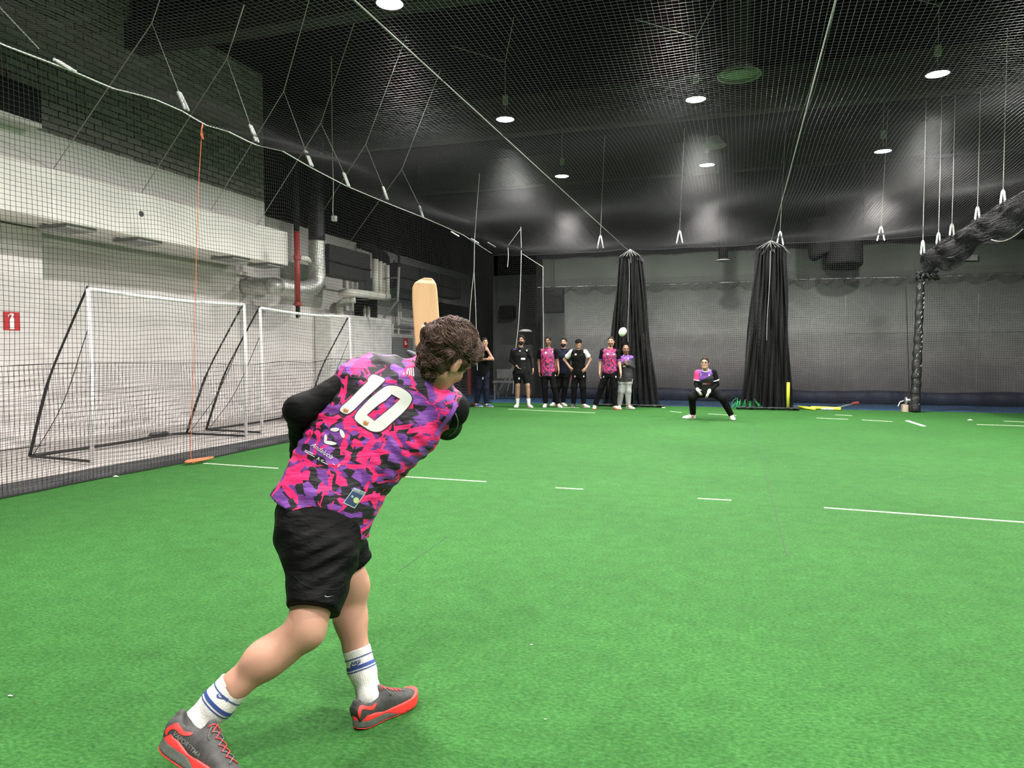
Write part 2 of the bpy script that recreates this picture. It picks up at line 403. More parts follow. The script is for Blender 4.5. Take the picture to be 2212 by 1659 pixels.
# ================================================================== nets
M['net'] = mat('net', (.010,.010,.011), .6, spec=.3, var=0)
M['net_roof'] = mat('net_roof', (.022,.022,.023), .5, spec=.3, var=0)
M['net_far'] = mat('net_far', (.022,.022,.023), .6, spec=.3, var=0)
def strings(P, every_u, every_v, r, ru=1, rv=1, nside=3):
    """P: (nu, nv, 3) grid of points. Runs a 3-sided string along every u-row and v-column; samples step ru / rv."""
    Vs = []; Fs = []; base = 0
    def run(L):
        nonlocal base
        L = np.asarray(L); n = len(L)      # (m, n, 3): m strings of n points
        return L
    def batch(A):
        nonlocal base
        m, n, _ = A.shape
        T = np.empty_like(A); T[:, 1:-1] = A[:, 2:]-A[:, :-2]; T[:, 0] = A[:, 1]-A[:, 0]; T[:, -1] = A[:, -1]-A[:, -2]
        T /= np.linalg.norm(T, axis=2, keepdims=True)+1e-9
        ref = np.zeros_like(T); ref[..., 2] = 1
        vert = np.abs(T[..., 2]) > .8; ref[vert] = (1, 0, 0)
        U = np.cross(T, ref); U /= np.linalg.norm(U, axis=2, keepdims=True)+1e-9
        W_ = np.cross(T, U)
        ring = np.stack([A+r*(math.cos(2*PI*k/nside)*U+math.sin(2*PI*k/nside)*W_) for k in range(nside)], axis=2)  # m,n,3side,3
        Vs.append(ring.reshape(-1, 3))
        idx = np.arange(m*n*nside).reshape(m, n, nside)+base
        for k in range(nside):
            k2 = (k+1) % nside
            q = np.stack([idx[:, :-1, k], idx[:, :-1, k2], idx[:, 1:, k2], idx[:, 1:, k]], axis=-1)
            Fs.append(q.reshape(-1, 4))
        base += m*n*nside
    nu, nv, _ = P.shape
    iu = np.unique(np.r_[np.arange(0, nu, ru), nu-1]); iv = np.unique(np.r_[np.arange(0, nv, rv), nv-1])
    batch(P[::every_u][:, iv])
    batch(np.swapaxes(P[:, ::every_v], 0, 1)[:, iu])
    return np.concatenate(Vs), np.concatenate(Fs)
def interp_line(pts, xs):
    pts = sorted(pts); a = np.array([p[0] for p in pts]); b = np.array([p[1] for p in pts])
    return np.interp(xs, a, b)
CELL = .05
# ---- left side net
edge_px = [(-260, -25), (0, 95), (160, 155), (240, 190), (330, 212), (400, 243), (437, 268), (490, 283), (548, 312), (610, 326), (668, 360),
           (748, 402), (832, 437), (910, 468), (1000, 507), (1070, 532), (1120, 544)]
edge = [onX(x, y, XN) for x, y in edge_px]
edge_yz = sorted([(e.y, e.z) for e in edge if e.y < YN])
def side_top(y): return interp_line([(-8, 4.2)]+edge_yz+[(YN+.2, 4.05)], y)
ys = np.arange(-3.0, YN+.001, CELL); nz = 85
def wav(y, z): return .022*np.sin(y*1.9+z*1.1)+.008*np.sin(y*5.1-z*2.7)+.003*np.sin(y*11.+z*7.)
P = np.zeros((len(ys), nz+1, 3)); tops = side_top(ys)
for j in range(nz+1):
    t = j/nz; z = .012+t*(tops-.012)
    P[:, j, 0] = XN+wav(ys, z)*min(1, (1-t)*4+.15)+.03*np.sin(PI*t)
    P[:, j, 1] = ys+.006*np.sin(z*3.1+ys*1.7)
    P[:, j, 2] = z+.01*np.sin(ys*3.3+j*.3)*(t > .02)*(t < .98)
V, F = strings(P, 1, 1, .0022, 2, 2)
side_net = npmesh('side_net', V, F, M['net'])
tag(side_net, 'tall black side net hanging from a rope between the turf and the left walkway', 'net')
# rope along the top edge, foot rope, seam cord
L = [(P[i, -1, 0], P[i, -1, 1], P[i, -1, 2]) for i in range(0, len(ys), 4)]
MB().tube(L, .009, 5).build('edge_rope', M['pale_cord'], side_net)
L = [(P[i, 0, 0], P[i, 0, 1], .014) for i in range(0, len(ys), 4)]
MB().tube(L, .009, 5).build('foot_rope', M['net'], side_net)
# lower doubled net
nz2 = 24
P2 = np.zeros((len(ys), nz2+1, 3)); tp = 1.22+.02*np.sin(ys*1.3)+.015*np.sin(ys*3.7)
for j in range(nz2+1):
    t = j/nz2; z = .02+t*(tp-.02)
    P2[:, j, 0] = XN-.05+wav(ys+.7, z*1.2)*.9+.02*np.sin(ys*7+z*3)
    P2[:, j, 1] = ys+.02+.02*np.sin(z*4.1+ys*2.2)
    P2[:, j, 2] = z+.012*np.sin(ys*4.3+j*.5)*(t > .02)
V, F = strings(P2, 1, 1, .0019, 2, 2)
o = npmesh('lower_net', V, F, M['net'], side_net)
L = [(P2[i, -1, 0]+.03, P2[i, -1, 1], P2[i, -1, 2]+.012*(i % 2)) for i in range(0, len(ys), 2)]
MB().tube(L, .0045, 4).build('seam_cord', M['net'], side_net)
# ---- roof net
XE = XR-.3
xs = np.arange(XN, XE, CELL); ys3 = np.arange(-3.0, YN+.001, CELL)
X, Y = np.meshgrid(xs, ys3, indexing='ij')
Zr = 4.05-.10*np.sin(PI*np.clip((Y-1)/4.4, 0, 9))**2-.05*np.abs(np.sin(PI*(X+2.8)/3.48))+.012*np.sin(X*3+Y*2)
edgez = side_top(ys3)
wgt = np.clip((X-XN)/1.3, 0, 1)
Zr = Zr*wgt+(1-wgt)*edgez[None, :]
P = np.stack([X, Y, Zr], axis=-1)
V, F = strings(P, 1, 1, .0016, 4, 4)
roof_net = npmesh('roof_net', V, F, M['net_roof'])
tag(roof_net, 'wide black roof net stretched flat under the lamps over the whole pitch', 'net')
# ---- far net (coarse) and the denser windbreak mesh behind it
xs = np.arange(XN+.14, XE, CELL); zs = np.linspace(0, 4.05, 82)
X, Z = np.meshgrid(xs, zs, indexing='ij')
Yf = YN+.03*np.sin(X*2.1+Z*.8)*np.sin(PI*Z/4.05)+.05*np.sin(X*.8)*np.sin(PI*Z/4.05)+.02*np.sin(X*6.3)*(1-Z/4.05)
Zf = Z*(1+0.012*np.sin(X*1.9))
V, F = strings(np.stack([X+.01*np.sin(Z*5+X), Yf, Zf], axis=-1), 1, 1, .0022, 2, 2)
far_net = npmesh('far_net', V, F, M['net_far'])
tag(far_net, 'black net wall hanging across the far end of the pitch', 'net')
L = [(x, YN, 4.05-.04*abs(math.sin(PI*(x+2.8)/1.74))) for x in np.arange(XN, XE, .1)]
MB().tube(L, .012, 6).build('head_rope', M['black_plastic'], far_net)
ztop = onY(1500, 596, YN+.35).z
C2 = .027
xs = np.arange(-5.2, XE, C2); nz = int(ztop/C2)
t = np.linspace(0, 1, nz+1)
X, T = np.meshgrid(xs, t, indexing='ij')
top = ztop+.03*np.sin(X*1.3)
Z = .02+T*(top-.02)
Yf = YN+.35+.05*np.sin(X*1.7+Z*.5)+.02*np.sin(X*9+Z)+.01*np.sin(X*4+Z*6)
V, F = strings(np.stack([X+.008*np.sin(Z*7+X*3), Yf, Z+.01*np.sin(X*2.2+Z*3)], axis=-1), 1, 1, .0022, 3, 3)
wb = npmesh('windbreak_mesh', V, F, M['net_far'])
tag(wb, 'finer dark windbreak mesh hung on a wire just behind the far net', 'net')
# its wire with scalloped folds
zc = onY(1500, 612, YN+.35).z
L = [(x, YN+.33, zc+.012*math.sin(x)) for x in np.arange(-5.3, XE, .1)]
MB().tube(L, .006, 5).build('support_wire', M['pale_cord'], wb)
xs = np.arange(-5.2, XE, .05); nk = 14
X, T = np.meshgrid(xs, np.linspace(0, 1, nk), indexing='ij')
drop = .13+.10*np.abs(np.sin(PI*X/.62))+.03*np.sin(X*9)
Z = zc+.02-T*drop
Yf = YN+.29+.03*np.sin(X*20+T*5)
V, F = strings(np.stack([X, Yf, Z], axis=-1), 1, 1, .003, 1, 1)
npmesh('folded_hem', V, F, M['net_far'], wb)
# ---- overhead cables of the lane dividers
cab0 = None
for k, (p, q_, lab) in enumerate([((765, 0), (1345, 530), 'long taut overhead cable ending above the bunched divider net behind the standing players'),
                              ((1805, 0), (1665, 525), 'long taut overhead cable ending above the bunched divider net next to the yellow stump')]):
    a, b = onZ(*p, 4.0), onZ(*q_, 4.0)
    d = (b-a)/(b.y-a.y); a2 = a-d*(a.y+2.9); b2 = b+d*(YN-.15-b.y)
    o = MB().tube([a2, b2], .006, 6).build('overhead_cable', M['cable'])
    tag(o, lab, 'cable', 'divider cables under the roof net')
# ---- bunched divider nets
def pleated(name, top_c, bot_c, wt, wb_, z1, z0, folds, depth, label, group, seed=0, cols=300, layers=2, mname='net'):
    rng = np.random.RandomState(seed)
    nv = int((z1-z0)/.04)
    Vs = []; Fs = []; base = 0
    for ly in range(layers):
        u = np.linspace(0, 1, cols); t = np.linspace(0, 1, nv+1)
        U, T = np.meshgrid(u, t, indexing='ij')
        ph = rng.rand()*6
        wcur = wb_+(wt-wb_)*(T**.8)
        cx_ = bot_c[0]+(top_c[0]-bot_c[0])*T; cy_ = bot_c[1]+(top_c[1]-bot_c[1])*T
        fold = np.sin(2*PI*folds*U+ph+.8*np.sin(T*2.5+ph))
        X = cx_+(U-.5)*wcur+.02*np.sin(U*70+T*9)
        Y = cy_+depth*(.35+.65*(1-T))*fold+.04*ly+.02*np.sin(U*40+T*6)
        Z = z0+T*(z1-z0)+.02*np.sin(U*25+ph)+.01*np.sin(U*90)
        v, f = strings(np.stack([X, Y, Z], axis=-1), 1, 1, .0030, 1, 1)
        Vs.append(v); Fs.append(f+base); base += len(v)
    o = npmesh(name, np.concatenate(Vs), np.concatenate(Fs), M[mname]); tag(o, label, 'net', group)
    return o
def divider(topx, botx, y, wt, wb_, label, seed):
    tp = onY(*topx, y); bt = onY(*botx, y)
    o = pleated('divider_net', (tp.x, y), (bt.x, y-.1), wt, wb_, tp.z, .01, 9, .13, label, 'bunched divider nets', seed, cols=230, layers=3)
    # gathered collar at the top with pale ties
    b = MB()
    rng = random.Random(seed)
    for k in range(16):
        a = (k/15-.5)*wt*1.25
        b.tube([(tp.x, y, tp.z+.16), (tp.x+a*.6, y+rng.uniform(-.06,.06), tp.z+.02), (tp.x+a, y+rng.uniform(-.1,.1), tp.z-.12-rng.random()*.1)], [.012, .016, .01], 5)
    b.build('collar', M['black_plastic'], o)
    b = MB()
    for k in range(7):
        a = (k/6-.5)*wt*.9
        b.tube([(tp.x, y-.08, tp.z+.15), (tp.x+a, y-.14, tp.z-.03)], .005, 5)
    b.build('tie_cords', M['grey_paint'], o)
    b = MB(); zz = tp.z
    pts = [(tp.x+(bt.x-tp.x)*t-.02+.015*math.sin(t*9), y-.17-.08*t, tp.z*(1-t)+.3*t) for t in np.linspace(.03, .62, 24)]
    b.tube(pts, .005, 5); b.build('pull_cord', M['cable'], o)
    # heavy black foot trailing on the turf
    b = MB()
    for k in range(3):
        L = [(bt.x-wb_*.55+i*wb_*1.15/14, y-.28-.08*k+.05*math.sin(i*1.3+k*2), .03+.015*k) for i in range(15)]
        b.tube(catmull(L, 3), .028-.005*k, 6)
    b.build('foot_weight', M['black_plastic'], o, smooth=True)
    return o
divider((1362, 552), (1362, 880), YN-.35, .55, 1.45, 'bunched black divider net hanging behind the two rightmost standing players', 3)
d2 = divider((1665, 534), (1654, 884), YN-.35, .68, 1.22, 'bunched black divider net hanging beside the upright yellow stump', 5)
# ---- rolled-up divider net on the right
tA = onZ(2212, 413, 4.03); tB = onY(1996, 548, 18.25)
dxy = (tB.x-tA.x)/(tB.y-tA.y); dzy = (tB.z-tA.z)/(tB.y-tA.y)
def rollz(y): return tA.z+dzy*(y-tA.y)
yy = np.arange(2.0, 18.1, .05); nlay = 9
rng = np.random.RandomState(4)
Vs = []; Fs = []; base = 0
for ly in range(nlay):
    t = np.linspace(0, 1, 15)
    Yg, T = np.meshgrid(yy, t, indexing='ij')
    sc = np.abs(np.sin(PI*(Yg-.5)/2.15))
    dropn = (.42+.26*sc)*(.72+.28*rng.rand())
    a = rng.rand()*6
    Xc = tA.x+dxy*(Yg-tA.y)
    X = Xc+(.16*np.sin(T*PI)*math.cos(a)+.05*np.sin(Yg*7+a+T*8)+.03*np.sin(T*19+a*3))*1.0
    Z = rollz(Yg)-.01-T*dropn+.02*np.sin(Yg*12+a)+.02*np.sin(T*17+Yg*3)
    v, f = strings(np.stack([X, Yg+.03*np.sin(T*9+a), Z], axis=-1), 1, 1, .0024, 1, 1)
    Vs.append(v); Fs.append(f+base); base += len(v)
roll_net = npmesh('rolled_net', np.concatenate(Vs), np.concatenate(Fs), M['net'])
tag(roll_net, 'long black divider net gathered up under the roof with sagging scallops', 'net')
MB().tube([(tA.x+dxy*(y-tA.y), y, rollz(y)) for y in (-2.5, 18.4)], .008, 6).build('overhead_cable', M['pale_cord'], roll_net)
for k in range(8):
    y0 = .5+2.15*k
    if y0 < 2 or y0 > 16: continue
    L = [(tA.x+dxy*(y0+s*2.15-tA.y)-.05, y0+s*2.15, 3.62-.33*math.sin(PI*s)) for s in np.linspace(.25, .75, 9)]
    MB().tube(catmull(L, 3), .008, 6).build('lift_rope', M['cable'], roll_net)
# far hanging tail of that net: a bound black column
p1 = onY(1989, 600, 18.35); p0 = onZ(1968, 886, 0.02); p0.y = 18.35
b = MB(); rng = random.Random(2)
L = []; R_ = []
for i in range(60):
    t = i/59; L.append(p1.lerp(p0, t)+Vector((.008*math.sin(i*1.1), .008*math.cos(i*1.7), 0))); R_.append(.072+.03*t+.003*math.sin(i*1.9)+.010*rng.random())
b.tube(L, R_, 9)
M['bound_net'] = mat('bound_net', (.010,.010,.011), .35, var=.4, vscale=30, bump=.8, bscale=45, bdist=.02)
tail = b.build('bound_net_column', M['bound_net'], smooth=True)
tag(tail, 'bound black net column standing between the turf and the rolled-up divider net', 'net')
b = MB()
for i in range(26):
    t = .05+.9*i/25; c = p1.lerp(p0, t); a = rng.random()*1.6-.8
    b.tube([c+Vector((.09*math.sin(a), -.09*math.cos(a), 0)), c+Vector((.1*math.sin(a+.3), -.1*math.cos(a+.3), .05*rng.random()+.02))], .006, 4)
b.build('tie_cords', M['pale_cord'], tail)
b = MB(); c = p1+Vector((.15, 0, .05))
for k in range(16):
    b.tube([c+Vector((rng.uniform(-.22,.22), rng.uniform(-.1,.1), rng.uniform(-.10,.10))) for _ in range(3)], [.03, .05, .03], 7)
b.build('collar', M['bound_net'], tail, smooth=True)
b = MB().tube([p1+Vector((-.12, -.02, .0)), p1+Vector((-.14, 0, .65))], .008, 4)
b.tube([p1+Vector((-.30, -.02, -.2)), p0+Vector((-.12, 0, .3))], .012, 4); b.build('side_cord', M['net'], tail)
# ================================================================== lamps
M['lamp_glass'] = emit('lamp_glass', (1, .97, .93), 30.0)
M['lamp_body'] = mat('lamp_body', (.03,.03,.03), .5)
M['driver'] = mat('driver', (.20,.24,.19), .6)
def high_bay(x, y, lab):
    r = empty('high_bay_lamp', (x, y, LAMP_Z), 0, lab, 'ceiling lamp', 'high bay lamps')
    T = Matrix.Translation((x, y, LAMP_Z))
    MB().lathe([(.0,.10),(.06,.10),(.075,.06),(.155,.035),(.175,.01),(.175,-.012),(.165,-.016),(.165,-.004)], 28, T, cap=False).build('housing', M['lamp_body'], r, smooth=True)
    MB().lathe([(.001,-.010),(.08,-.010),(.163,-.006)], 28, T, cap=False).build('lens', M['lamp_glass'], r)
    MB().box((-.045,-.03,.26),(.045,.03,.42), T).build('driver_box', M['driver'], r, bevel=.005)
    MB().tube([(x, y, LAMP_Z+.10), (x, y, LAMP_Z+.26)], .006, 5).tube([(x, y, LAMP_Z+.42), (x, y, ZC-.35)], .005, 5)\
        .tube([(x, y, ZC-.35), (x-1.0, y-.2, ZC)], .005, 5).tube([(x, y, ZC-.35), (x+.45, y-.9, ZC)], .005, 5).build('suspension_cord', M['cable'], r)
    ld = bpy.data.lights.new('lamp_light', 'AREA'); ld.shape = 'DISK'; ld.size = .33; ld.energy = LAMP_W; ld.color = (1, .965, .92)
    ld.spread = math.radians(165)
    lo = bpy.data.objects.new('lamp_light', ld); COL.objects.link(lo); lo.parent = r; lo.location = (0, 0, -.022)
    return r
cols = {-4.13: 'over the left lane', -0.75: 'over the middle lane', 2.85: 'over the right lane', 6.43: 'beyond the rolled net'}
ords = {-5.1: 'sixth from the far end', -.75: 'fifth from the far end', 3.65: 'fourth from the far end', 8.1: 'third from the far end', 12.65: 'second from the far end', 17.05: 'nearest the far net'}
for (x, y) in LAMP_SPOTS:
    high_bay(x, y, 'round white high bay lamp %s, %s' % (cols[x], ords[y]))
# ================================================================== things along the left wall
def thing_mesh(name, mb, m, label, cat, group=None, **kw):
    return tag(mb.build(name, m, **kw), label, cat, group)
# --- second, dark duct beyond the boxed one
M['duct_dark'] = mat('duct_dark', (.032,.032,.032), .65, spec=.15, var=.2, vscale=1)
ya, yb_ = onX(697, 560, XB).y, onX(800, 575, XB).y
r = empty('dark_duct', (XB-.4, ya, BOX_B), 0, 'dark grey rectangular duct starting beside the silver round duct', 'duct')
MB().box((XU, ya+.28, BOX_B), (XB, yb_, BOX_T)).build('casing', M['duct_dark'], r, bevel=.01)
MB().box((XB, ya+.28, BOX_B+.28), (XB+.03, yb_, BOX_B+.31)).build('seam_strip', M['dark_paint'], r)
yc = onX(862, 590, XB).y
r = empty('dark_duct', (XB-.4, yc, BOX_B), 0, 'dark grey rectangular duct running into the dark corner behind the raised bat', 'duct')
MB().box((XU, yc, BOX_B), (XB, 22.5, BOX_T)).build('casing', M['duct_dark'], r, bevel=.01)
MB().box((XB, yc, BOX_B+.28), (XB+.03, 22.5, BOX_B+.31)).build('seam_strip', M['dark_paint'], r)
for y in (17.6, 19.2, 20.8):
    MB().box((XB-.02, y-.02, BOX_B-.01), (XB+.012, y+.02, BOX_T+.01)).build('flange', M['dark_paint'], r)
# dark post at the end of the boxed duct, and slab edge shadows
XP = XB+.0
# --- silver flexible duct: down the wall, then bending back to the left
M['foil'] = mat('foil', (.50,.51,.48), .45, metal=.7, var=.2, vscale=12, bump=.5, bscale=25, bdist=.02)
M['foil_black'] = mat('foil_black', (.02,.02,.021), .5, bump=.4, bscale=25, bdist=.02)
XS = XB-.25
c = [onX(684, 380, XS), onX(684, 455, XS), onX(684, 520, XS)]
low = [onX(684, 520, XS), onX(684, 560, XS), onX(685, 598, XS), onX(676, 618, XS), onX(650, 626, XS), onX(600, 620, XS-.15), onX(586, 618, XS-.4), Vector((XW+.02, onX(586, 618, XS-.4).y-.05, onX(586, 618, XS-.4).z))]
def ribbed(pts, r0, n=10):
    L = catmull(pts, n); return L, [r0*(1+.05*(i % 2)) for i in range(len(L))]
rr = .5*(onX(699, 560, XS).y-onX(668, 560, XS).y)*.62
root = empty('flexible_duct', tuple(low[-1]), 0, 'silver corrugated flexible duct bending off the wall by the red pipe', 'duct')
L, R_ = ribbed(low, rr, 14); MB().tube(L, R_, 20).build('foil_sleeve', M['foil'], root, smooth=True)
top = Vector((low[0].x, low[0].y, 6.9))
L = [low[0].lerp(top, i/30) for i in range(31)]; MB().tube(L, [rr*(1+.03*(i % 2)) for i in range(31)], 20).build('painted_sleeve', M['foil_black'], root, smooth=True)
# --- red sprinkler pipe
XRd = XB+.15
a = onX(641, 500, XRd); b_ = onX(640, 672, XRd)
root = empty('red_pipe', (a.x, a.y, b_.z), 0, 'dark red fire pipe hanging down in front of the second goal', 'pipe')
MB().tube([(a.x, a.y, a.z), (a.x, a.y, b_.z+.1)], .058, 16).build('pipe_run', M['red_paint'], root, smooth=True)
MB().tube([(a.x, a.y, a.z), (a.x, a.y, 6.8)], .058, 16).build('painted_run', M['dark_paint'], root, smooth=True)
T = Matrix.Translation((a.x, a.y, onX(640, 656, XRd).z))
MB().lathe([(.06,-.03),(.095,-.03),(.095,.0),(.075,.005),(.075,.03),(.06,.035)], 18, T).build('flange', M['red_paint'], root, smooth=False)
MB().lathe([(.03,-.30),(.045,-.27),(.045,-.06),(.035,-.05),(.035,0)], 14, T).build('nozzle', M['dark_paint'], root)
zz = onX(640, 556, XRd).z
MB().lathe([(.07,-.05),(.078,-.05),(.078,.05),(.07,.05)], 16, Matrix.Translation((a.x, a.y, zz))).build('coupling', M['red_paint'], root)
MB().tube([(a.x, a.y+.05, zz), (a.x, a.y+.35, zz+.02), (a.x-.1, a.y+.6, zz+.0)], [.04, .055, .05], 12).build('branch_stub', M['soffit'], root, smooth=True)
# --- four insulated pipes with black upper bends
M['lagging'] = mat('lagging', (.55,.54,.49), .65, var=.1, vscale=5)
XPp = XB-.35
zcut = None
for k, (x, yt) in enumerate([(811, 560), (821, 565), (829, 569), (837, 573)]):
    s = onX(x, 640, XPp); t_ = onX(x, yt, XPp); e0 = onX(x-2, yt-18, XPp); e1 = onX(x-9-k, yt-27, XPp); e2 = onX(x-38, yt-30-k, XPp-.2)
    g = 'lagged pipes bending up beside the dark duct'
    root = empty('lagged_pipe', (s.x, s.y, s.z), 0, ['white lagged pipe with black bend, widest and nearest the dark duct', 'white lagged pipe with black bend, second of the four from the dark duct',
                 'white lagged pipe with black bend, third of the four from the dark duct', 'white lagged pipe with black bend, farthest of the four from the dark duct'][k], 'pipe', g)
    rr = .082 if k == 0 else .068
    MB().tube([s, t_], rr, 14).build('lagging', M['lagging'], root, smooth=True)
    MB().tube(catmull([t_, onX(x, yt-8, XPp), e0, e1, e2], 6), rr*1.05, 14).build('black_bend', M['dark_paint'], root, smooth=True)
root = empty('lagged_pipe', tuple(onX(735, 634, XPp)), 0, 'thick white lagged pipe running level under the four upright pipes', 'pipe')
MB().tube(catmull([onX(736, 634, XPp-.3), onX(760, 633, XPp), onX(800, 637, XPp), onX(838, 641, XPp)], 5), .10, 16).build('lagging', M['lagging'], root, smooth=True)
MB().tube([onX(762, 640, XPp-.05), onX(763, 655, XPp-.05)], .07, 12).build('elbow_stub', M['lagging'], root, smooth=True)
XPe = XB-1.05; ztop_c = onX(760, 681, XB-.85).z
def onto(p): return Vector((p.x, p.y, ztop_c-.005))
root = empty('lagged_pipe', tuple(onto(onX(734, 676, XPe))), 0, 'white lagged pipe elbow rising from the white cabinets', 'pipe')
MB().tube(catmull([onto(onX(734, 672, XPe)), onX(734, 668, XPe), onX(737, 655, XPe), onX(752, 651, XPe)], 6), .10, 16).build('lagging', M['lagging'], root, smooth=True)
MB().lathe([(.10,-.02),(.12,-.02),(.12,.02),(.10,.02)], 16, Matrix.Translation(onX(752, 651, XPe)) @ Matrix.Rotation(PI/2, 4, 'X')).build('steel_valve', M['steel'], root)
for k, x in enumerate((787, 795)):
    thing_mesh('lagged_pipe', MB().tube(catmull([onto(onX(x, 672, XPe)), onX(x, 667, XPe), onX(x-4, 660, XPe-.15)], 4), .057, 12), M['lagging'],
               ['short white lagged pipe behind the cabinets, nearer the elbow pipe', 'short white lagged pipe behind the cabinets, nearer the bent drain pipe'][k], 'pipe', 'short pipes behind the cabinets', smooth=True)
# dark niche behind the pipes
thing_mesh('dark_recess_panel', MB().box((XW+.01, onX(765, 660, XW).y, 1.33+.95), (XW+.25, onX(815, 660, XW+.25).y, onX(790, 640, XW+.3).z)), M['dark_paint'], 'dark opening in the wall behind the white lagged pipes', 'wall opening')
# --- drain pipe: diagonal, straight, diagonal
XD = XB+.12
root = empty('drain_pipe', tuple(onX(861, 640, XD)), 0, 'bent drain pipe with pale lower run, between the lagged pipes and the bat', 'pipe')
MB().tube([onX(828, 512, XD-.5), onX(862, 553, XD), onX(862, 577, XD)], .035, 10).build('black_run', M['dark_paint'], root)
MB().tube([onX(862, 577, XD), onX(859, 650, XD), onX(829, 686, XD-.5)], .035, 10).build('pale_run', M['grey_paint'], root)
for yy_ in (600, 645):
    p = onX(860, yy_, XD); MB().tube([p, (XW+.01, p.y, p.z)], .014, 6).build('wall_bracket', M['grey_paint'], root)
# --- white cabinets / partition
XC = XB-.85
y1, y2 = onX(712, 690, XC).y, onX(845, 700, XC).y
zt = onX(760, 681, XC).z
root = empty('white_cabinet', (XC-.3, y1, 0), 0, 'tall white double-door cabinet block standing behind the second goal', 'cabinet')
b = MB().box((XW+.02, y1, 0), (XC, y2, zt)); b.build('body', M['white_paint'], root, bevel=.01)
n = 3; w_ = (y2-y1)/n
for k in range(n):
    d = MB().box((XC, y1+k*w_+.015, .08), (XC+.025, y1+(k+1)*w_-.015, zt-.05)).build('door', M['white_paint'], root, bevel=.004)
    MB().box((XC+.025, y1+(k+1)*w_-.09, 1.0), (XC+.045, y1+(k+1)*w_-.06, 1.15)).build('handle', M['steel'], d)
# --- grey hydrant cabinet with red sign
XH = XC-.1
p0, p1 = onX(850, 728, XH), onX(893, 790, XH)
root = empty('hydrant_cabinet', (XH, p0.y, 0), 0, 'grey hose cabinet with a small red sign beyond the white cabinets', 'cabinet')
MB().box((XW+.02, p0.y, .35), (XH, p1.y, p0.z)).build('body', M['grey_paint'], root, bevel=.01)
MB().box((XW+.05, p0.y+.05, .0), (XH-.05, p1.y-.05, .35)).build('plinth', M['dark_paint'], root)
s0, s1 = onX(871, 732, XH), onX(881, 751, XH)
b = MB().box((XH, s0.y, s1.z), (XH+.01, s1.y, s0.z)).build('hydrant_sign', M['sign_red'], root)
cyy, cz = (s0.y+s1.y)/2, (s0.z+s1.z)/2
MB().box((XH+.01, cyy-.08, cz-.05), (XH+.014, cyy+.02, cz+.07)).box((XH+.01, cyy+.02, cz-.03), (XH+.014, cyy+.1, cz)).build('hydrant_symbol', M['pure_white'], b)
# pipe frames above it
root = empty('pipe_frame', tuple(onX(868, 680, XH)), 0, 'grey bent-tube frames on the wall above the hose cabinet', 'pipe frame')
def framebar(pts, rad=.03): return MB().tube([onX(x, y, XH-.1) for x, y in pts], rad, 8)
framebar([(866, 655), (866, 690), (870, 693), (898, 697)]).build('tube_bar', M['soffit'], root)
framebar([(861, 655), (861, 728)]).build('tube_bar', M['soffit'], root)
framebar([(848, 700), (848, 780)], .04).build('tube_bar', M['soffit'], root)
framebar([(848, 704), (898, 709)], .05).build('tube_bar', M['grey_paint'], root)
framebar([(852, 645), (898, 652)], .05).build('tube_bar', M['grey_paint'], root)
# --- extinguisher sign on the near wall
p0, p1 = onX(6, 673, XW+.45), onX(43, 714, XW+.45)
def signmesh():
    X_ = XW+.452
    s = MB().box((X_, p0.y, p1.z), (X_+.006, p1.y, p0.z)).build('extinguisher_sign', M['sign_red'])
    tag(s, 'red square sign with a white extinguisher symbol on the near left wall', 'sign')
    w_, h_ = p1.y-p0.y, p0.z-p1.z
    def P(u, v): return (p0.y+u*w_, p1.z+v*h_)
    poly = [(.38,.08),(.66,.08),(.66,.62),(.60,.70),(.60,.78),(.66,.84),(.60,.90),(.44,.90),(.33,.84),(.28,.74),(.24,.74),(.28,.88),(.42,.97),(.62,.95),(.70,.84),(.62,.76),(.64,.70),(.70,.62),(.70,.04),(.34,.04)]
    body = [(.37,.06),(.66,.06),(.66,.60),(.59,.70),(.59,.80),(.46,.80),(.46,.70),(.37,.60)]
    hose = [(.50,.80),(.62,.80),(.62,.92),(.40,.92),(.29,.84),(.26,.72),(.31,.72),(.36,.81),(.44,.86),(.50,.86)]
    for pl in (body, hose):
        v = [(X_+.007,)+P(*a) for a in pl]
        v2 = [(X_+.0085,)+P(*a) for a in pl]; n = len(v)
        f = [tuple(range(n, 2*n))]+[(i, (i+1) % n, (i+1) % n+n, i+n) for i in range(n)]
        pymesh('extinguisher_symbol', v+v2, f, M['pure_white'], s)
signmesh()
